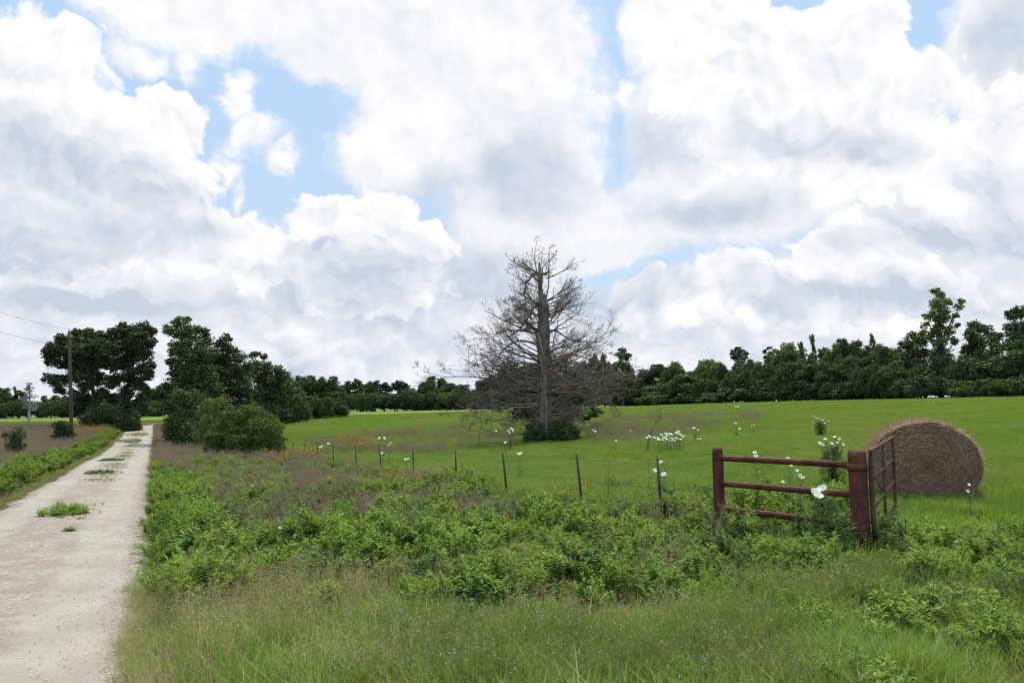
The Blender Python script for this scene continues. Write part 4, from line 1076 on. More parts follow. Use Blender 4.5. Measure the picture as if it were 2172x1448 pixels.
# generic trees of the wood edge: six kinds, copied with their parts
def generic(kind, seed):
    r_ = np.random.default_rng(seed); lob = []
    if kind == 'broad':
        for _ in range(34):
            d = unit(r_.normal(size=3)); q = r_.uniform(.45, 1) ** .5
            lob.append((d[0] * q * 3.3, d[1] * q * 3.3, 5.6 + d[2] * q * 3.6, r_.uniform(.8, 1.5)))
        for _ in range(10): lob.append((r_.uniform(-2.6, 2.6), r_.uniform(-2.6, 2.6), r_.uniform(.8, 2.4), r_.uniform(.9, 1.5)))
    elif kind == 'bushy':
        for _ in range(30):
            th = r_.uniform(0, 6.28); q = math.sqrt(r_.uniform(0, 1)) * 3.2
            lob.append((q * math.cos(th), q * math.sin(th), r_.uniform(.4, 1) * (5.2 - .2 * q * q) * .9, r_.uniform(.7, 1.4)))
    elif kind == 'pine':
        for _ in range(26):
            z = r_.uniform(5, 10); q = (1 - ((z - 7.3) / 3.2) ** 2) * 2.3; th = r_.uniform(0, 6.28)
            lob.append((q * math.cos(th) * r_.uniform(.3, 1), q * math.sin(th) * r_.uniform(.3, 1), z, r_.uniform(.5, .95)))
        for _ in range(10): lob.append((r_.uniform(-2, 2), r_.uniform(-2, 2), r_.uniform(.8, 5), r_.uniform(.8, 1.4)))
    elif kind == 'spire':
        for _ in range(28):
            z = r_.uniform(1, 9.7); q = (1 - z / 10) * 2.2 + .45; th = r_.uniform(0, 6.28)
            lob.append((q * math.cos(th), q * math.sin(th), z, .5 + (1 - z / 10) * .9))
    return lob
protos = {}
def proto(kind, seed, mat, per=150, size=.42):
    key = (kind, seed)
    if key not in protos:
        lob = generic(kind, seed); ex = []
        for (x, y, z, r) in lob:
            for q in range(4):
                d = unit(rng.normal(size=3)); ex.append((x + d[0] * r * .9, y + d[1] * r * .9, z + d[2] * r * .8, r * U(.35, .65)))
            ex.append((x, y, z, r * .95))
        cm = crown_from_lobes(ex, per, size, mat); tm = tree_wood(np.zeros(3), lob, .22, nlimb=8, seed=seed)
        H = max(l[2] + l[3] for l in lob); Wd = 2 * max(abs(l[0]) + l[3] * .8 for l in lob)
        protos[key] = (cm, tm, H, Wd)
    return protos[key]
def put_tree(px, top, Y, kind, seed, mat, label, group, name='tree', wpx=None):
    cm, tm, H, Wd = proto(kind, seed, mat)
    b = on_ground(px, Y); h = at(px, top, Y)[2] - b[2]; s = h / H
    t = empty(name, b, label, 'tree', group)
    w = s if wpx is None else wpx * Y / F_PX / Wd
    t.rotation_euler = (0, 0, U(0, 6.28)); t.scale = (w, w, s)
    link('crown', cm, t); link('trunk', tm, t)
    return t
kinds = [('broad', 1, M_tree), ('broad', 2, M_tree), ('broad', 3, M_oak), ('bushy', 4, M_tree), ('bushy', 5, M_shrub), ('pine', 6, M_pine), ('pine', 7, M_pine), ('spire', 8, M_lite), ('broad', 9, M_lite), ('bushy', 10, M_oak)]
def K(i): return kinds[i]
def depth_right(px): return float(np.interp(px, [1000, 1300, 1450, 1650, 1900, 2172, 2400], [255, 225, 195, 158, 130, 114, 105]))
GR = 'trees along the right-hand edge of the pasture'
back_row = [(1345, 790, 0), (1372, 782, 1), (1402, 772, 2), (1432, 766, 8), (1462, 786, 0), (1490, 762, 7), (1512, 760, 8), (1540, 768, 1), (1590, 762, 2), (1612, 768, 0), (1655, 742, 8), (1680, 726, 8), (1704, 722, 7), (1729, 706, 7),
            (1752, 735, 1), (1775, 728, 8), (1797, 718, 2), (1822, 722, 0), (1858, 704, 7), (1846, 732, 1), (1884, 728, 8), (1905, 735, 2), (2215, 690, 0), (2260, 700, 1)]
for (px, ty, ki) in back_row:
    kd = K(ki); Y = depth_right(px) + U(2, 8)
    lab = {7: 'pale green spire-topped tree rising from the right-hand woods', 8: 'lighter green leafy tree in the back of the right-hand woods'}.get(ki, 'dark round-crowned tree in the back of the right-hand woods')
    put_tree(px, ty, Y, *kd, lab, GR + {7: ', spires', 8: ', light'}.get(ki, ', dark'), wpx=(U(30, 40) if ki == 7 else U(50, 80)))
for i, px in enumerate(np.arange(1325, 2330, 34)):
    px = px + U(-8, 8); Y = depth_right(px) - U(1, 6); base = float(np.interp(px, [1300, 2172], [862, 846])); t_ = float(np.interp(px, [1300, 1500, 1700, 1900, 2172, 2300], [800, 795, 765, 765, 760, 750])) + U(-14, 14)
    ki = int(rng.choice([3, 9, 0, 3, 1])); put_tree(px, t_, Y, *K(ki), 'dark bushy tree in the front row of the right-hand woods', GR + ', front row', wpx=U(60, 90))
for i, px in enumerate(np.arange(1340, 2330, 42)):
    px = px + U(-10, 10); Y = depth_right(px) - U(6, 9); t_ = float(np.interp(px, [1300, 1500, 1700, 1900, 2172, 2300], [835, 825, 815, 800, 800, 800])) + U(-10, 10)
    put_tree(px, t_, Y, *K(4 if U(0, 1) < .5 else 9), 'low leafy thicket shrub at the foot of the right-hand woods', 'thicket shrubs along the right-hand woods', name='thicket_shrub', wpx=U(50, 80))
GM = 'far trees beyond the middle of the pasture'
mid = [(735, 806, 6), (757, 803, 5), (777, 808, 1), (796, 805, 6), (815, 810, 5), (843, 806, 5), (858, 808, 6), (880, 822, 8), (898, 812, 0), (915, 797, 0), (935, 800, 1), (958, 812, 2), (985, 815, 0), (1015, 805, 1), (1045, 795, 2), (1070, 775, 5), (1095, 790, 0), (1240, 765, 5), (1262, 752, 5), (1285, 748, 6), (1300, 770, 0), (1215, 790, 1), (1130, 800, 1), (1165, 800, 2)]
for (px, ty, ki) in mid:
    Y = float(np.interp(px, [720, 900, 1100, 1300], [290, 280, 250, 225])) + U(0, 10)
    lab = 'distant pine with a rounded tuft top beyond the pasture' if ki in (5, 6) else 'distant dark broadleaf tree beyond the pasture'
    put_tree(px, ty, Y, *K(ki), lab, GM + (', pines' if ki in (5, 6) else ', broadleaf'), name='pine_tree' if ki in (5, 6) else 'tree', wpx=U(28, 38) if ki in (5, 6) else U(45, 60))
for px in np.arange(735, 1330, 26):
    Y = float(np.interp(px, [720, 900, 1100, 1300], [275, 262, 238, 212])); put_tree(px + U(-6, 6), U(826, 836), Y, *K(int(rng.choice([3, 4, 9]))), 'low dark tree in the front of the distant wood behind the pasture', GM + ', low front', wpx=U(40, 60))
GL = 'trees of the wood behind the round bush'
for (px, ty, ki, Y) in [(618, 808, 0, 120), (640, 796, 2, 150), (662, 800, 0, 155), (690, 798, 2, 150), (708, 815, 1, 150), (632, 830, 3, 118), (655, 838, 9, 135), (680, 835, 3, 138), (702, 840, 9, 142), (606, 838, 9, 108)]:
    put_tree(px, ty, Y, *K(ki), 'dark tree in the wood edge right of the round bush', GL, wpx=U(48, 66))
GF = 'far trees at the left horizon'
for (px, ty, ki) in [(-40, 815, 0), (-10, 822, 5), (8, 822, 0), (28, 818, 7), (40, 826, 6), (88, 838, 1), (108, 842, 3), (130, 838, 2), (160, 836, 0), (185, 838, 1), (225, 830, 0), (250, 834, 2), (320, 822, 0), (340, 818, 2), (358, 820, 5), (300, 830, 1)]:
    Y = 235 + U(0, 12)
    put_tree(px, ty, Y, *K(ki), 'distant dark tree on the left horizon behind the oaks', GF, wpx=U(36, 50) if ki != 7 else 20)
for px in np.arange(-60, 390, 24):
    put_tree(px + U(-5, 5), U(846, 854), 222, *K(int(rng.choice([3, 9, 4]))), 'low dark hedge tree along the left horizon', GF + ', low', wpx=U(36, 48))

# ------------------------------------------------------------------ dead trees
def dead_branches(G, starts, dirs, lens, rads, levels, rs, grav=-.0, jit=.22, sides=(5, 4, 3, 3), counts=(9, 6, 4), ratio=(.5, .5, .5), ang=(.5, 1.1), up=(0, 0, 0), rmin=.006, mat=0, tmin=.18):
    """grows batches of branches level by level"""
    P0, D0, L0, R0 = [np.asarray(v, float) for v in (starts, dirs, lens, rads)]
    for lv in range(levels):
        n = len(P0); seg = 7 if lv == 0 else (6 if lv == 1 else 4)
        pts = [P0]; d = unit(D0)
        for q in range(seg):
            d = unit(d + rs.normal(size=(n, 3)) * jit * (.7 if lv == 0 else 1) + np.array([0, 0, (up[lv] if lv < len(up) else 0)]) / seg * 2)
            pts.append(pts[-1] + d * (L0 / seg)[:, None])
        Pt = np.stack(pts, 1); tt = np.linspace(0, 1, seg + 1)
        Rd = np.maximum(R0[:, None] * (1 - .82 * tt[None]), rmin * (.75 if lv > 1 else 1))
        add_tubes(G, Pt, Rd, sides[min(lv, len(sides) - 1)], mat=mat)
        if lv == levels - 1: break
        c = counts[lv]; cn = n * c
        par = np.repeat(np.arange(n), c); t = tmin + (1 - tmin) * rs.uniform(0, 1, cn) ** .85
        f = t * seg; i = np.minimum(f.astype(int), seg - 1); fr = (f - i)[:, None]
        P1 = Pt[par, i] * (1 - fr) + Pt[par, i + 1] * fr; T = unit(Pt[par, i + 1] - Pt[par, i])
        side = unit(np.cross(T, rs.normal(size=(cn, 3)))); a_ = rs.uniform(ang[0], ang[1], cn)[:, None]
        D1 = T * np.cos(a_) + side * np.sin(a_)
        L1 = L0[par] * ratio[lv] * (1.15 - .75 * t) * rs.uniform(.6, 1.3, cn)
        R1 = np.maximum(R0[par] * (1 - .82 * t) * .62, rmin)
        P0, D0, L0, R0 = P1, D1, L1, R1

def dead_tree():
    Y = 50.0; b = on_ground(1157, Y); rs = np.random.default_rng(5)
    S = Y / F_PX      # metres per photograph pixel at this depth
    t = empty('dead_tree', b, 'large bare dead tree with a broken top and drooping limbs in the pasture', 'tree')
    def q(px, py, dy=0.0): return at(px, py, Y + dy) - b
    # trunk: fluted, tapering, broken off
    G = Geo(); path = [(1157, 945), (1157, 900), (1155, 850), (1155, 790), (1153, 740), (1152, 700), (1153, 660), (1151, 632)]
    wid = [17, 12.5, 11.5, 11, 11.5, 12, 10.5, 8.5]
    c = smooth_path([q(*p) for p in path], 34); rr = np.interp(np.linspace(0, 1, 34), np.linspace(0, 1, 8), wid) * S
    th = np.linspace(0, 2 * math.pi, 21)[:-1]
    ring = []
    for i in range(34):
        fl = 1 + .15 * np.sin(th * 4 + i * .10) + .09 * np.sin(th * 7 - i * .16) + .07 * rs.normal(size=20) + .10 * math.sin(i * .9)
        z = np.where(i == 33, rs.uniform(0, 16 * S, 20), 0)
        ring.append(np.stack([c[i, 0] + np.cos(th) * rr[i] * fl, c[i, 1] + np.sin(th) * rr[i] * fl, c[i, 2] + z], 1))
    V = np.concatenate(ring); ii = np.arange(len(V)).reshape(34, 20)
    G.add(V, np.stack([ii[:-1], np.roll(ii[:-1], -1, 1), np.roll(ii[1:], -1, 1), ii[1:]], -1).reshape(-1, 4))
    # the splintered spire above
    tube(G, [q(1148, 650), q(1146, 610), q(1145, 580), q(1144, 556)], [6 * S, 5 * S, 4 * S, 1.8 * S], 7, 14)
    tube(G, [q(1152, 645), q(1149, 615), q(1148, 592)], [4 * S, 2.5 * S, .6 * S], 6, 8)
    link('trunk', G.mesh('trunk', M_dead, True), t)
    # broken stubs and strips of hanging bark
    G = Geo()
    for _ in range(26):
        p_ = rs.uniform(640, 900); a_ = rs.uniform(0, 6.28); s0 = q(1153, p_); dv = np.array([math.cos(a_), math.sin(a_), rs.uniform(-.3, .6)])
        tube(G, [s0 + dv * .15, s0 + dv * rs.uniform(.4, .8)], [rs.uniform(.04, .09), rs.uniform(.015, .04)], 6, 4)
    for _ in range(14):
        p_ = rs.uniform(690, 860); a_ = rs.uniform(0, 6.28); s0 = q(1153, p_) + np.array([math.cos(a_), math.sin(a_), 0]) * .34
        tube(G, [s0, s0 + np.array([math.cos(a_) * .10, math.sin(a_) * .10, -rs.uniform(.5, 1.3)])], [.03, .012], 4, 5)
    link('broken_stubs', G.mesh('broken_stubs', M_dead), t)
    # split pale wood scar
    G = Geo()
    for (p0, p1, w) in (((1140, 706), (1147, 730), 2.6), ((1144, 722), (1153, 758), 1.8), ((1147, 752), (1150, 800), 1.0)):
        tube(G, [q(*p0, -.34), q((p0[0] + p1[0]) / 2 + 1, (p0[1] + p1[1]) / 2, -.38), q(*p1, -.36)], [w * S * .5, w * S, w * S * .3], 5, 6)
    s_ = link('split_wood', G.mesh('split_wood', M_split), t); s_['label'] = 'pale splintered scar on the trunk'
    # heavy hooked limbs
    G = Geo(); hooks = [
        ([(1145, 586), (1136, 580), (1127, 584), (1123, 593), (1114, 598), (1116, 610), (1111, 622), (1116, 640), (1112, 655), (1115, 680)], [3.6, 3.2, 3.4, 2.6, 3.0, 2.2, 2.4, 1.5, 1.2, .6]),
        ([(1146, 582), (1158, 580), (1163, 576), (1166, 578)], [3.4, 3, 2.2, 1]),
        ([(1145, 652), (1134, 651), (1126, 660), (1124, 672), (1132, 676)], [4.2, 4, 3.4, 3, 1.2]),
        ([(1146, 705), (1135, 698), (1127, 690), (1124, 683)], [4.5, 4.6, 3.6, 1.6]),
        ([(1126, 664), (1116, 680), (1100, 700), (1085, 712)], [3, 2.4, 1.8, 1]),
        ([(1156, 640), (1163, 610), (1164, 575), (1165, 540), (1164, 523)], [2.6, 2, 1.6, 1.1, .5]),
        ([(1160, 700), (1180, 702), (1196, 712), (1212, 722), (1245, 724), (1285, 726)], [3, 2.4, 1.8, 1.5, 1.1, .5]),
        ([(1150, 708), (1110, 702), (1075, 700), (1060, 705), (1040, 716), (1012, 718)], [2.6, 2.2, 1.7, 1.4, 1.1, .5]),
        ([(1150, 735), (1105, 722), (1075, 735), (1055, 760), (1045, 785), (1040, 800)], [2.8, 2.2, 1.8, 1.4, 1.1, .5]),
        ([(1148, 770), (1110, 790), (1070, 800), (1030, 802), (985, 798), (945, 800), (920, 792)], [2.6, 2.2, 2.0, 1.7, 1.2, .8, .4]),
        ([(1150, 840), (1120, 850), (1090, 880), (1055, 892), (1025, 888), (990, 880), (965, 872)], [2.8, 2.2, 1.8, 1.6, 1.3, .8, .4]),
        ([(1160, 830), (1195, 835), (1225, 840), (1255, 845), (1285, 850), (1305, 855)], [2.6, 2.0, 1.6, 1.3, .9, .4]),
        ([(1160, 765), (1180, 762), (1205, 752), (1235, 757), (1262, 770)], [2.6, 2, 1.6, 1.1, .5]),
        ([(1135, 585), (1115, 570), (1095, 560), (1078, 548)], [2, 1.4, 1, .4]),
        ([(1140, 584), (1136, 560), (1134, 540), (1138, 516)], [1.8, 1.3, 1, .4])]
    st, di, le, ra = [], [], [], []
    for (pts, w) in hooks:
        dy = [0] + list(np.linspace(0, rs.uniform(-1.6, 1.6), len(pts) - 1)) if len(pts) > 4 else [0] * len(pts)
        P3 = smooth_path([q(px, py, d) for (px, py), d in zip(pts, dy)], 16); wr = np.interp(np.linspace(0, 1, 16), np.linspace(0, 1, len(w)), w) * S * .85
        add_tubes(G, P3[None], np.maximum(wr, .010)[None], 6)
        for k in range(7):
            i = rs.integers(4, 16); T = unit(P3[min(i, 15)] - P3[i - 1]); sd_ = unit(np.cross(T, rs.normal(size=3)))
            st.append(P3[i] if i < 16 else P3[15]); di.append(T * .55 + sd_ * .8 + np.array([0, 0, .1])); le.append(rs.uniform(.7, 1.9) * (.38 if P3[min(i, 15)][2] > q(1150, 610)[2] else 1)); ra.append(max(wr[min(i, 15)] * .45, .012))
    lb = G.mesh('limb', M_dead, True); link('limbs', lb, t)
    for _ in range(8):       # twigs hanging from the hooked limb
        px_, py_ = [(1127, 586), (1116, 602), (1112, 622), (1115, 640), (1125, 668)][rs.integers(5)]
        st.append(q(px_, py_, rs.uniform(-.3, .3))); di.append([rs.uniform(-.9, .2), rs.uniform(-.6, .6), rs.uniform(-1.2, -.1)]); le.append(rs.uniform(.9, 1.8)); ra.append(.02)
    # ordinary branches all the way up
    n = 112
    py = 560 + 345 * rs.uniform(0, 1, n) ** .8; half = np.interp(py, [560, 600, 660, 700, 760, 800, 850, 905], [62, 84, 102, 124, 154, 180, 176, 135]) * S
    th = rs.uniform(0, 2 * math.pi, n)
    for a_, p_, h_ in zip(th, py, half):
        s0 = q(1151, p_); w = math.cos(a_); ext = h_ * rs.uniform(.55, 1.02)
        rise = np.interp(p_, [560, 700, 800, 900], [.55, .40, .15, -.05]) + rs.normal() * .16
        if math.sin(a_) < -.8 and p_ > 620: continue
        st.append(s0 + np.array([math.cos(a_), math.sin(a_), 0]) * .2); di.append([math.cos(a_), math.sin(a_) * .9, rise]); le.append(ext); ra.append(.018 + .011 * ext)
    G = Geo(); st, di, le, ra = map(np.array, (st, di, le, ra)); hi = (le < .8) & (st[:, 2] > q(1150, 640)[2])
    dead_branches(G, st[hi], di[hi], le[hi] * 1.3, ra[hi], 3, rs, jit=.09, counts=(6, 3), ratio=(.55, .5), ang=(.35, .9), up=(.2, .2, .1), rmin=.0052)
    st, di, le, ra = st[~hi], di[~hi], le[~hi], ra[~hi]
    dead_branches(G, st, di, le, ra, 4, rs, jit=.085, counts=(9, 5, 4), ratio=(.55, .5, .55), ang=(.35, .9), up=(.16, .16, .14), rmin=.0052)
    # hanging thatch of fine twigs around the lower trunk
    m2 = 125; py = rs.uniform(740, 900, m2); a_ = rs.uniform(-.7, 3.84, m2); e = rs.uniform(.2, 4.2, m2)
    s2 = np.array([q(1154, p) for p in py]) + np.stack([np.cos(a_) * e, np.sin(a_) * e * .8, np.zeros(m2)], 1)
    dead_branches(G, s2, np.stack([np.cos(a_) * .8, np.sin(a_) * .8, rs.uniform(-.7, .25, m2)], 1), rs.uniform(.6, 1.4, m2), np.full(m2, .014), 3, rs, jit=.3, counts=(9, 7), ratio=(.55, .6), rmin=.0085, up=(-.2, -.2, 0))
    link('branches', G.mesh('branches', M_twig, False), t)
dead_tree()

def small_dead_tree():
    Y = 150.0; b = on_ground(61, Y); rs = np.random.default_rng(9); S = Y / F_PX
    t = empty('dead_tree', b, 'small pale grey dead tree on the left horizon left of the utility pole', 'tree')
    G = Geo(); top = at(64, 812, Y) - b; tube(G, [(0, 0, -.3), top * .5, top], [.26, .18, .04], 7, 10); link('trunk', G.mesh('trunk', M_greytwig, True), t)
    n = 60; f = rs.uniform(.3, 1, n); a_ = rs.uniform(0, 6.28, n); G = Geo()
    L = np.interp(f, [.3, .6, 1], [20, 21, 7]) * S * rs.uniform(.6, 1, n)
    dead_branches(G, top * f[:, None], np.stack([np.cos(a_), np.sin(a_), rs.uniform(.2, .8, n)], 1), L, np.full(n, .05), 3, rs, counts=(9, 6), rmin=.022)
    link('branches', G.mesh('branches', M_greytwig, False), t)
small_dead_tree()
# dead sapling left of the dead tree, leaning snag in the brown patch
def snag(label, pxs, Y, w, seed, name):
    rs = np.random.default_rng(seed); b = np.array(at(*pxs[0], Y)); b[2] = g1(b[0], b[1]); G = Geo()
    P3 = smooth_path([(0, 0, -.05)] + [at(*p, Y) - b for p in pxs[1:]], 10); add_tubes(G, P3[None], np.linspace(w, w * .35, 10)[None], 6)
    st = P3[[4, 6, 7, 8, 9, 9, 9]]; n = len(st)
    dead_branches(G, st, np.stack([rs.normal(size=n), rs.normal(size=n), rs.uniform(.3, 1.2, n)], 1), rs.uniform(.3, .9, n), np.full(n, w * .4), 3, rs, counts=(5, 4), rmin=.006)
    tag(link(name, G.mesh(name, M_twig), loc=b), label, 'dead wood')
snag('thin dead sapling leaning in the brown grass left of the dead tree', [(1014, 940), (1018, 915), (1024, 896)], 47, .035, 3, 'dead_sapling')
snag('bare fallen branch sticking up from the brown patch right of the dead tree', [(1372, 925), (1385, 908), (1402, 885)], 44, .04, 4, 'fallen_branch')

# ------------------------------------------------------------------ utility pole and wires
Y = 68.0; top = at(146.5, 702, Y); bx = at(153, 925, Y); b = np.array([bx[0], Y, g1(bx[0], Y)])
up_ = empty('utility_pole', b, 'plain wooden utility pole rising from the brown grass at left', 'utility pole')
G = Geo(); tube(G, [(0, 0, -.5), (top - b) * .5, top - b], [.155, .135, .11], 14, 10); link('pole_shaft', G.mesh('pole_shaft', M_pole, True), up_)
G = Geo(); tp = top - b; tube(G, [tp + np.array([0, 0, -.05]), tp + np.array([0, 0, .18])], [.035, .05], 8, 4); link('insulator', G.mesh('insulator', M_insul, True), up_)
G = Geo(); q_ = tp * (1 - .15 / 1) ; m_at = at(147, 735, Y) - b; tube(G, [m_at + np.array([-.13, -.05, 0]), m_at + np.array([-.22, -.05, 0])], [.04], 8, 3); link('insulator', G.mesh('insulator', M_insul, True), up_)
for (p0, e_px, lab) in ((top + np.array([0, 0, .16]), (0, 643), 'upper thin overhead wire running left from the pole top'), (b + m_at + np.array([-.2, -.05, 0]), (0, 689), 'lower thin overhead wire running left from the pole')):
    e = at(*e_px, 50.0); far = p0 + (e - p0) * 2.6; far[2] = far[2] + .3
    pts = np.array([p0 + (far - p0) * t - np.array([0, 0, 1.1]) * 4 * t * (1 - t) * .5 for t in np.linspace(0, 1, 24)])
    # keep the wire on its photographed slope at the frame edge
    dz = e[2] - np.interp(e[0], pts[::-1, 0], pts[::-1, 2]); pts[:, 2] += dz * np.clip(np.linspace(0, 1, 24) / .385, 0, 1)
    G = Geo(); tube(G, pts - p0, [.009], 4); tag(link('overhead_wire', G.mesh('overhead_wire', M_wire), loc=p0), lab, 'wire')

# ------------------------------------------------------------------ flowers
def poppy_flower_mesh(r, seed, cup=.45):
    rs = np.random.default_rng(seed); G = Geo()
    for k in range(6):
        th = k * math.pi / 3 + rs.uniform(-.15, .15); lay = .15 * (k % 2); rows = []
        for u in np.linspace(0, 1, 5):
            wd = r * .62 * math.sin(math.pi * min(u * .62 + .06, 1)); row = []
            for v in np.linspace(-1, 1, 5):
                rad = r * (u * (1 - .12 * v * v)); z = r * (cup * u ** 1.6 + lay * u + .10 * math.sin(v * 5 + k * 2) * u)
                row.append((math.cos(th) * rad - math.sin(th) * v * wd, math.sin(th) * rad + math.cos(th) * v * wd, z))
            rows.append(row)
        V = np.array(rows).reshape(-1, 3); ii = np.arange(25).reshape(5, 5)
        G.add(V, np.stack([ii[:-1, :-1], ii[:-1, 1:], ii[1:, 1:], ii[1:, :-1]], -1).reshape(-1, 4), rs.uniform(0, 1))
    return G.mesh('flower', M_petal, True)
def centre_mesh(r, mat, name='flower_centre'):
    import bmesh
    bm = bmesh.new(); bmesh.ops.create_icosphere(bm, subdivisions=2, radius=r)
    for v in bm.verts: v.co.z = v.co.z * .7 + r * .6; v.co *= 1 + .12 * math.sin(v.co.x * 900) * math.cos(v.co.y * 800)
    me = bpy.data.meshes.new(name); bm.to_mesh(me); bm.free(); me.materials.append(mat); return me
pop_near = [poppy_flower_mesh(.055, s_) for s_ in range(3)]; pop_c = centre_mesh(.012, M_yel)
def daisy_mesh(r, mat, n=12):
    G = Geo(); a_ = np.arange(n) * 2 * math.pi / n + U(-.1, .1, n)
    add_leaves(G, np.stack([np.cos(a_), np.sin(a_), a_ * 0], 1) * r * .22, np.stack([np.cos(a_), np.sin(a_), U(-.05, .3, n)], 1), np.tile([0, 0, 1.], (n, 1)), np.full(n, r * .8), np.full(n, r * .42), U(0, 1, n), .2, .1)
    return G.mesh('flower', mat)
dai = [daisy_mesh(.036, M_orange), daisy_mesh(.034, M_orange, 13)]; dai_c = centre_mesh(.0135, M_redbrown)

def flower_plant(name, label, cat, group, base, tips, flowers, cmesh, leafm, scale=1.0, leafy=1.0, face=None):
    """a plant whose stems end where the photograph shows its flowers"""
    t = empty(name, base, label, cat, group); G = Geo()
    for tip in tips:
        e = tip - base; m_ = e * .5 + np.array([U(-.03, .03), U(-.03, .03), 0]); m_[0] *= .6
        P3 = smooth_path([(0, 0, -.03), m_, e], 8); add_tubes(G, P3[None], np.linspace(.006, .0032, 8)[None], 5, .3, 1)
        n = int(26 * leafy); tt = U(.1, .95, n); C = np.stack([np.interp(tt, np.linspace(0, 1, 8), P3[:, j]) for j in range(3)], 1); ph = U(0, 6.28, n)
        L = .13 * U(.5, 1.1, n) * (1.2 - .6 * tt) * min(1.0, np.linalg.norm(e) + .2)
        D = np.stack([np.cos(ph), np.sin(ph), U(.0, .7, n)], 1)
        add_leaves(G, C, D, np.tile([0, 0, 1.], (n, 1)) + U(-.3, .3, (n, 3)), L, L * .22, U(0, 1, n), .3, .15)
        for q_ in range(2):       # lobes of the thistly leaf
            add_leaves(G, C + unit(D) * (L * (.35 + .25 * q_))[:, None], np.stack([np.cos(ph + (.9, -.9)[q_]), np.sin(ph + (.9, -.9)[q_]), U(0, .4, n)], 1), np.tile([0, 0, 1.], (n, 1)), L * .38, L * .12, U(0, 1, n))
    if leafy > 4:             # leafy round body of the larger plants
        hgt_ = np.mean([tp_[2] for tp_ in tips]) - base[2]; cx_ = np.mean([tp_[:2] for tp_ in tips], 0) - base[:2]; n = 900
        d_ = unit(rng.normal(size=(n, 3))) * U(.35, 1, n)[:, None] ** .5
        C = d_ * np.array([.26, .26, hgt_ * .42]) + np.array([cx_[0] * .6, cx_[1] * .6, hgt_ * .48])
        D = d_ * np.array([1, 1, .5]) + U(-.5, .5, (n, 3)) + np.array([0, 0, .3])
        add_leaves(G, C, D, np.tile([0, 0, 1.], (n, 1)) + U(-.5, .5, (n, 3)), U(.05, .12, n), U(.014, .03, n), U(0, 1, n), .3, .15)
    link('foliage', G.mesh('foliage', [leafm, M_stem]), t)
    for i, tip in enumerate(tips):
        f = link('flower', flowers[i % len(flowers)], t, tip - base); s_ = scale * U(.8, 1.15) * (.62 if cmesh is pop_c else .7)
        f.scale = (s_, s_, s_)
        v = Vector((U(-.5, .5), -U(.2, 1.0), U(.5, 1.1))) if face is None else Vector(face) + Vector((U(-.2, .2), U(-.2, .2), U(-.2, .2)))
        f.rotation_euler = v.to_track_quat('Z', 'Y').to_euler()
        link('flower_centre', cmesh, f)
    return t
def plant_at(name, label, cat, group, base_px, Y, fl, flowers, cm, lm, **k):
    b = on_ground(base_px, Y)
    return flower_plant(name, label, cat, group, b, [np.array(at(px, py, Y + U(-.12, .12))) for px, py in fl], flowers, cm, lm, **k)
PG = 'white poppy plants'
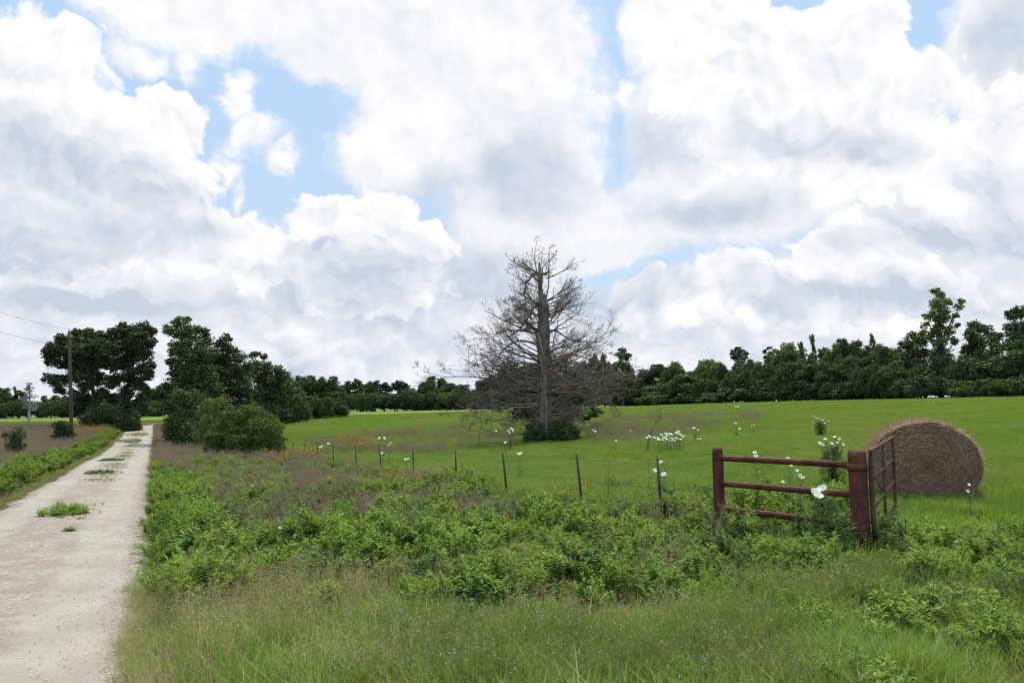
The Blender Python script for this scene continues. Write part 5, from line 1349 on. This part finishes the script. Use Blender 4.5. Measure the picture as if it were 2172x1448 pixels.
PP = [('white poppy plant with two large open flowers leaning before the thick pipe post', 1772, 9.55, [(1727, 1047), (1745, 1038), (1735, 1052)], 1.65),
      ('bushy white poppy plant with many flowers behind the pipe brace, left of the hay bale', 1762, 18, [(1738, 940), (1750, 932), (1745, 944), (1771, 927), (1781, 931), (1764, 941), (1776, 939), (1788, 943), (1769, 945)], 1.05),
      ('white poppy plant with two stacked flowers above the top rail', 1604, 13.5, [(1601, 960), (1603, 968)], 1.1),
      ('single low white poppy just right of the left pipe post above the top rail', 1619, 14.5, [(1619, 973)], .9),
      ('single white poppy touching the middle of the top rail', 1671, 14, [(1671, 973), (1677, 988)], .9),
      ('white poppy plant with drooping petals between the top and middle rails', 1694, 12.6, [(1690, 998), (1697, 1009), (1703, 1014)], .9),
      ('small white poppy just above the middle rail', 1660, 13.2, [(1660, 1022)], .95),
      ('white poppy beside the dark fence post nearest the pipe brace', 1399, 15.0, [(1402, 980), (1396, 984)], 1.0),
      ('pair of white poppies low beside the fence post nearest the pipe brace', 1400, 14.0, [(1389, 998), (1408, 1006)], 1.1),
      ('lone white poppy in the verge weeds at left, two flowers close together', 594, 11.3, [(597, 1120), (591, 1131)], 1.0),
      ('tall dark-leaved poppy plant with one small flower right of the hay bale', 2050, 12.8, [(2055, 1028), (2052, 1042)], .75),
      ('white poppy in the pasture directly left of the dead tree', 1073, 36, [(1073, 938), (1070, 939)], 1.5),
      ('white poppy beside the third fence post from the brace', 1102, 24, [(1104, 962), (1099, 963)], 1.3),
      ('white poppy cluster near the dead tree, left of its left bush', 1083, 44, [(1078, 913), (1084, 909), (1089, 915), (1081, 918), (1087, 911)], 1.7),
      ('single white poppy at the left of the poppy cluster near the dead tree', 1052, 44, [(1052, 914)], 1.4),
      ('white poppy beside the fifth fence post from the brace', 863, 28, [(860, 974), (866, 974)], 1.3),
      ('white poppy just right of the sixth fence post', 813, 31, [(811, 961)], 1.4),
      ('pair of white poppies high above the sixth fence post', 812, 36, [(805, 929), (815, 929)], 1.5),
      ('pair of faint white poppies right of the sixth fence post', 826, 36, [(829, 939), (824, 944)], 1.2),
      ('white poppy beside the ninth fence post', 681, 42, [(680, 948), (683, 947)], 1.6),
      ('small white poppy between the eighth and ninth fence posts', 697, 42, [(697, 941)], 1.6),
      ('single white poppy in the pasture right of the dead tree, tall dark stem', 1305, 38, [(1307, 935)], 1.6),
      ('two white poppies right of the right bush of the dead tree', 1260, 44, [(1258, 912), (1263, 915)], 1.6),
      ('small white poppy above those right of the dead tree', 1248, 50, [(1248, 901)], 1.6),
      ('single tiny white poppy in the brown patch', 1337, 46, [(1337, 913)], 1.3),
      ('two white poppies at the left end of the large poppy patch', 1373, 36, [(1375, 923), (1373, 928), (1378, 926)], 1.5),
      ('three white poppies at the right end of the brown patch', 1474, 42, [(1470, 908), (1474, 908), (1481, 912)], 1.5),
      ('two white poppies low in the pasture right of the large poppy patch', 1482, 38, [(1479, 931), (1485, 931)], 1.2),
      ('dark-leaved white poppy plant at the far end of the brown patch', 1561, 44, [(1560, 897), (1562, 899), (1569, 909)], 1.6),
      ('two white poppies right of the dark-leaved plant in the pasture', 1596, 46, [(1594, 903), (1599, 901)], 1.3),
      ('spreading white poppy plant in the open pasture between brace and woods', 1740, 40, [(1726, 884), (1731, 887), (1736, 888), (1741, 889), (1746, 891), (1734, 893), (1725, 896), (1742, 896), (1757, 893), (1750, 898)], 1.1),
      ('tiny white poppies far out near the woods', 1562, 95, [(1559, 862), (1564, 863), (1567, 862)], 2.5)]
for (lab, bp_, Y, fl, s_) in PP:
    plant_at('poppy_plant', lab, 'flower', PG, bp_, Y, fl, pop_near, pop_c, M_poppyleaf, scale=s_, leafy=4.5 if (len(fl) > 5 or Y < 10) else (2.2 if len(fl) > 2 else 1.5))
# the large patch: many plants
pts = [(1386, 927), (1394, 928), (1396, 932), (1404, 932), (1401, 921), (1410, 919), (1414, 925), (1417, 920), (1421, 920), (1413, 931), (1422, 929), (1428, 933), (1434, 918), (1438, 915), (1441, 921), (1434, 929), (1443, 931), (1448, 925), (1407, 927), (1421, 934)]
for i, (px, py) in enumerate(pts):
    plant_at('poppy_plant', 'white poppy in the dense poppy patch right of the dead tree', 'flower', 'white poppies of the dense patch', px, 35 + U(-1, 1), [(px, py), (px + 2.5, py + 1)], pop_near, pop_c, M_poppyleaf, scale=1.4)
OR = [('orange sunflower-like blossom just right of the second fence post', 1243, 12.8, [(1246, 1024)], 1.4), ('orange blossom low in the weeds below the second fence post', 1217, 11.6, [(1219, 1066)], 1.15),
      ('small orange blossom half hidden between the first two fence posts', 1297, 12.8, [(1298, 1037)], 1.0),
      ('tall orange-yellow blooms standing above the wire between the first two posts', 1288, 17, [(1289, 955), (1282, 963), (1295, 969)], 1.2),
      ('orange-yellow blooms above the wire left of the first fence post', 1373, 17, [(1374, 965), (1378, 959)], 1.2),
      ('orange blooms behind the first fence post beside the white poppy', 1412, 15.5, [(1412, 974), (1406, 978)], 1.0),
      ('tiny orange blossom low in the foreground weeds', 1243, 8.6, [(1243, 1245)], .55), ('tiny orange blossom in the tan grass at left', 498, 7.2, [(499, 1311)], .45),
      ('yellow blossom in front of the left pipe post', 1480, 12.4, [(1481, 1053)], .8),
      ('faded orange blooms left of the second fence post', 1205, 12.6, [(1203, 1037), (1206, 1052), (1177, 1041)], .9)]
for (lab, bp_, Y, fl, s_) in OR:
    plant_at('orange_wildflower', lab, 'flower', 'orange wildflowers', bp_, Y, fl, dai, dai_c, M_weed_dark, scale=s_, leafy=.5, face=(0, -1, .35))
# countless little coreopsis
def src_core():
    G = Geo()
    for k_ in range(9):
        p = np.array([U(-.2, .2), U(-.2, .2), 0]); h = U(.3, .6); tip = p + np.array([U(-.08, .08), U(-.08, .08), h]); tube(G, [p, tip], [.0025], 3, None, .5, 1)
        n = 7; a_ = np.arange(n) * 6.28 / n
        add_leaves(G, np.tile(tip, (n, 1)), np.stack([np.cos(a_), np.sin(a_), U(-.1, .5, n)], 1), np.tile([0, -.4, 1.], (n, 1)), np.full(n, .024), np.full(n, .017), U(0, 1, n))
        n = 8; tt = U(.1, .8, n); add_leaves(G, p + (tip - p) * tt[:, None], U(-1, 1, (n, 3)) + np.array([0, 0, .7]), U(-1, 1, (n, 3)), U(.03, .07, n), U(.004, .007, n), U(0, 1, n), mat=1)
    return G.mesh('coreopsis', [M_yellowp, M_stem])
S_core = [src_core() for _ in range(3)]
xs, ys, sz = [], [], []
for (poly, cnt, sc_) in (([(715, 940), (800, 935), (810, 965), (720, 975)], 90, 1.3), ([(560, 975), (700, 965), (700, 990), (560, 1000)], 90, 1.1), ([(770, 1020), (960, 1010), (980, 1040), (780, 1055)], 70, .7), ([(160, 915), (240, 912), (235, 925), (165, 930)], 130, 1.3), ([(1150, 1060), (1250, 1040), (1260, 1090), (1180, 1100)], 12, .6), ([(560, 1040), (1000, 1060), (1000, 1110), (600, 1120)], 30, .6)):
    pl = zone(poly); a0, b0 = pl.min(0), pl.max(0); x, y = U(a0[0], b0[0], cnt * 3), U(a0[1], b0[1], cnt * 3); k = inside(pl, x, y)
    xs.append(x[k][:cnt]); ys.append(y[k][:cnt]); sz.append(np.full(len(x[k][:cnt]), sc_))
make('coreopsis_patch', 'small orange and yellow wildflowers speckling the rough verges', 'wildflowers', S_core, np.concatenate(xs), np.concatenate(ys), np.concatenate(sz) * U(.8, 1.2, sum(map(len, sz))), .2)
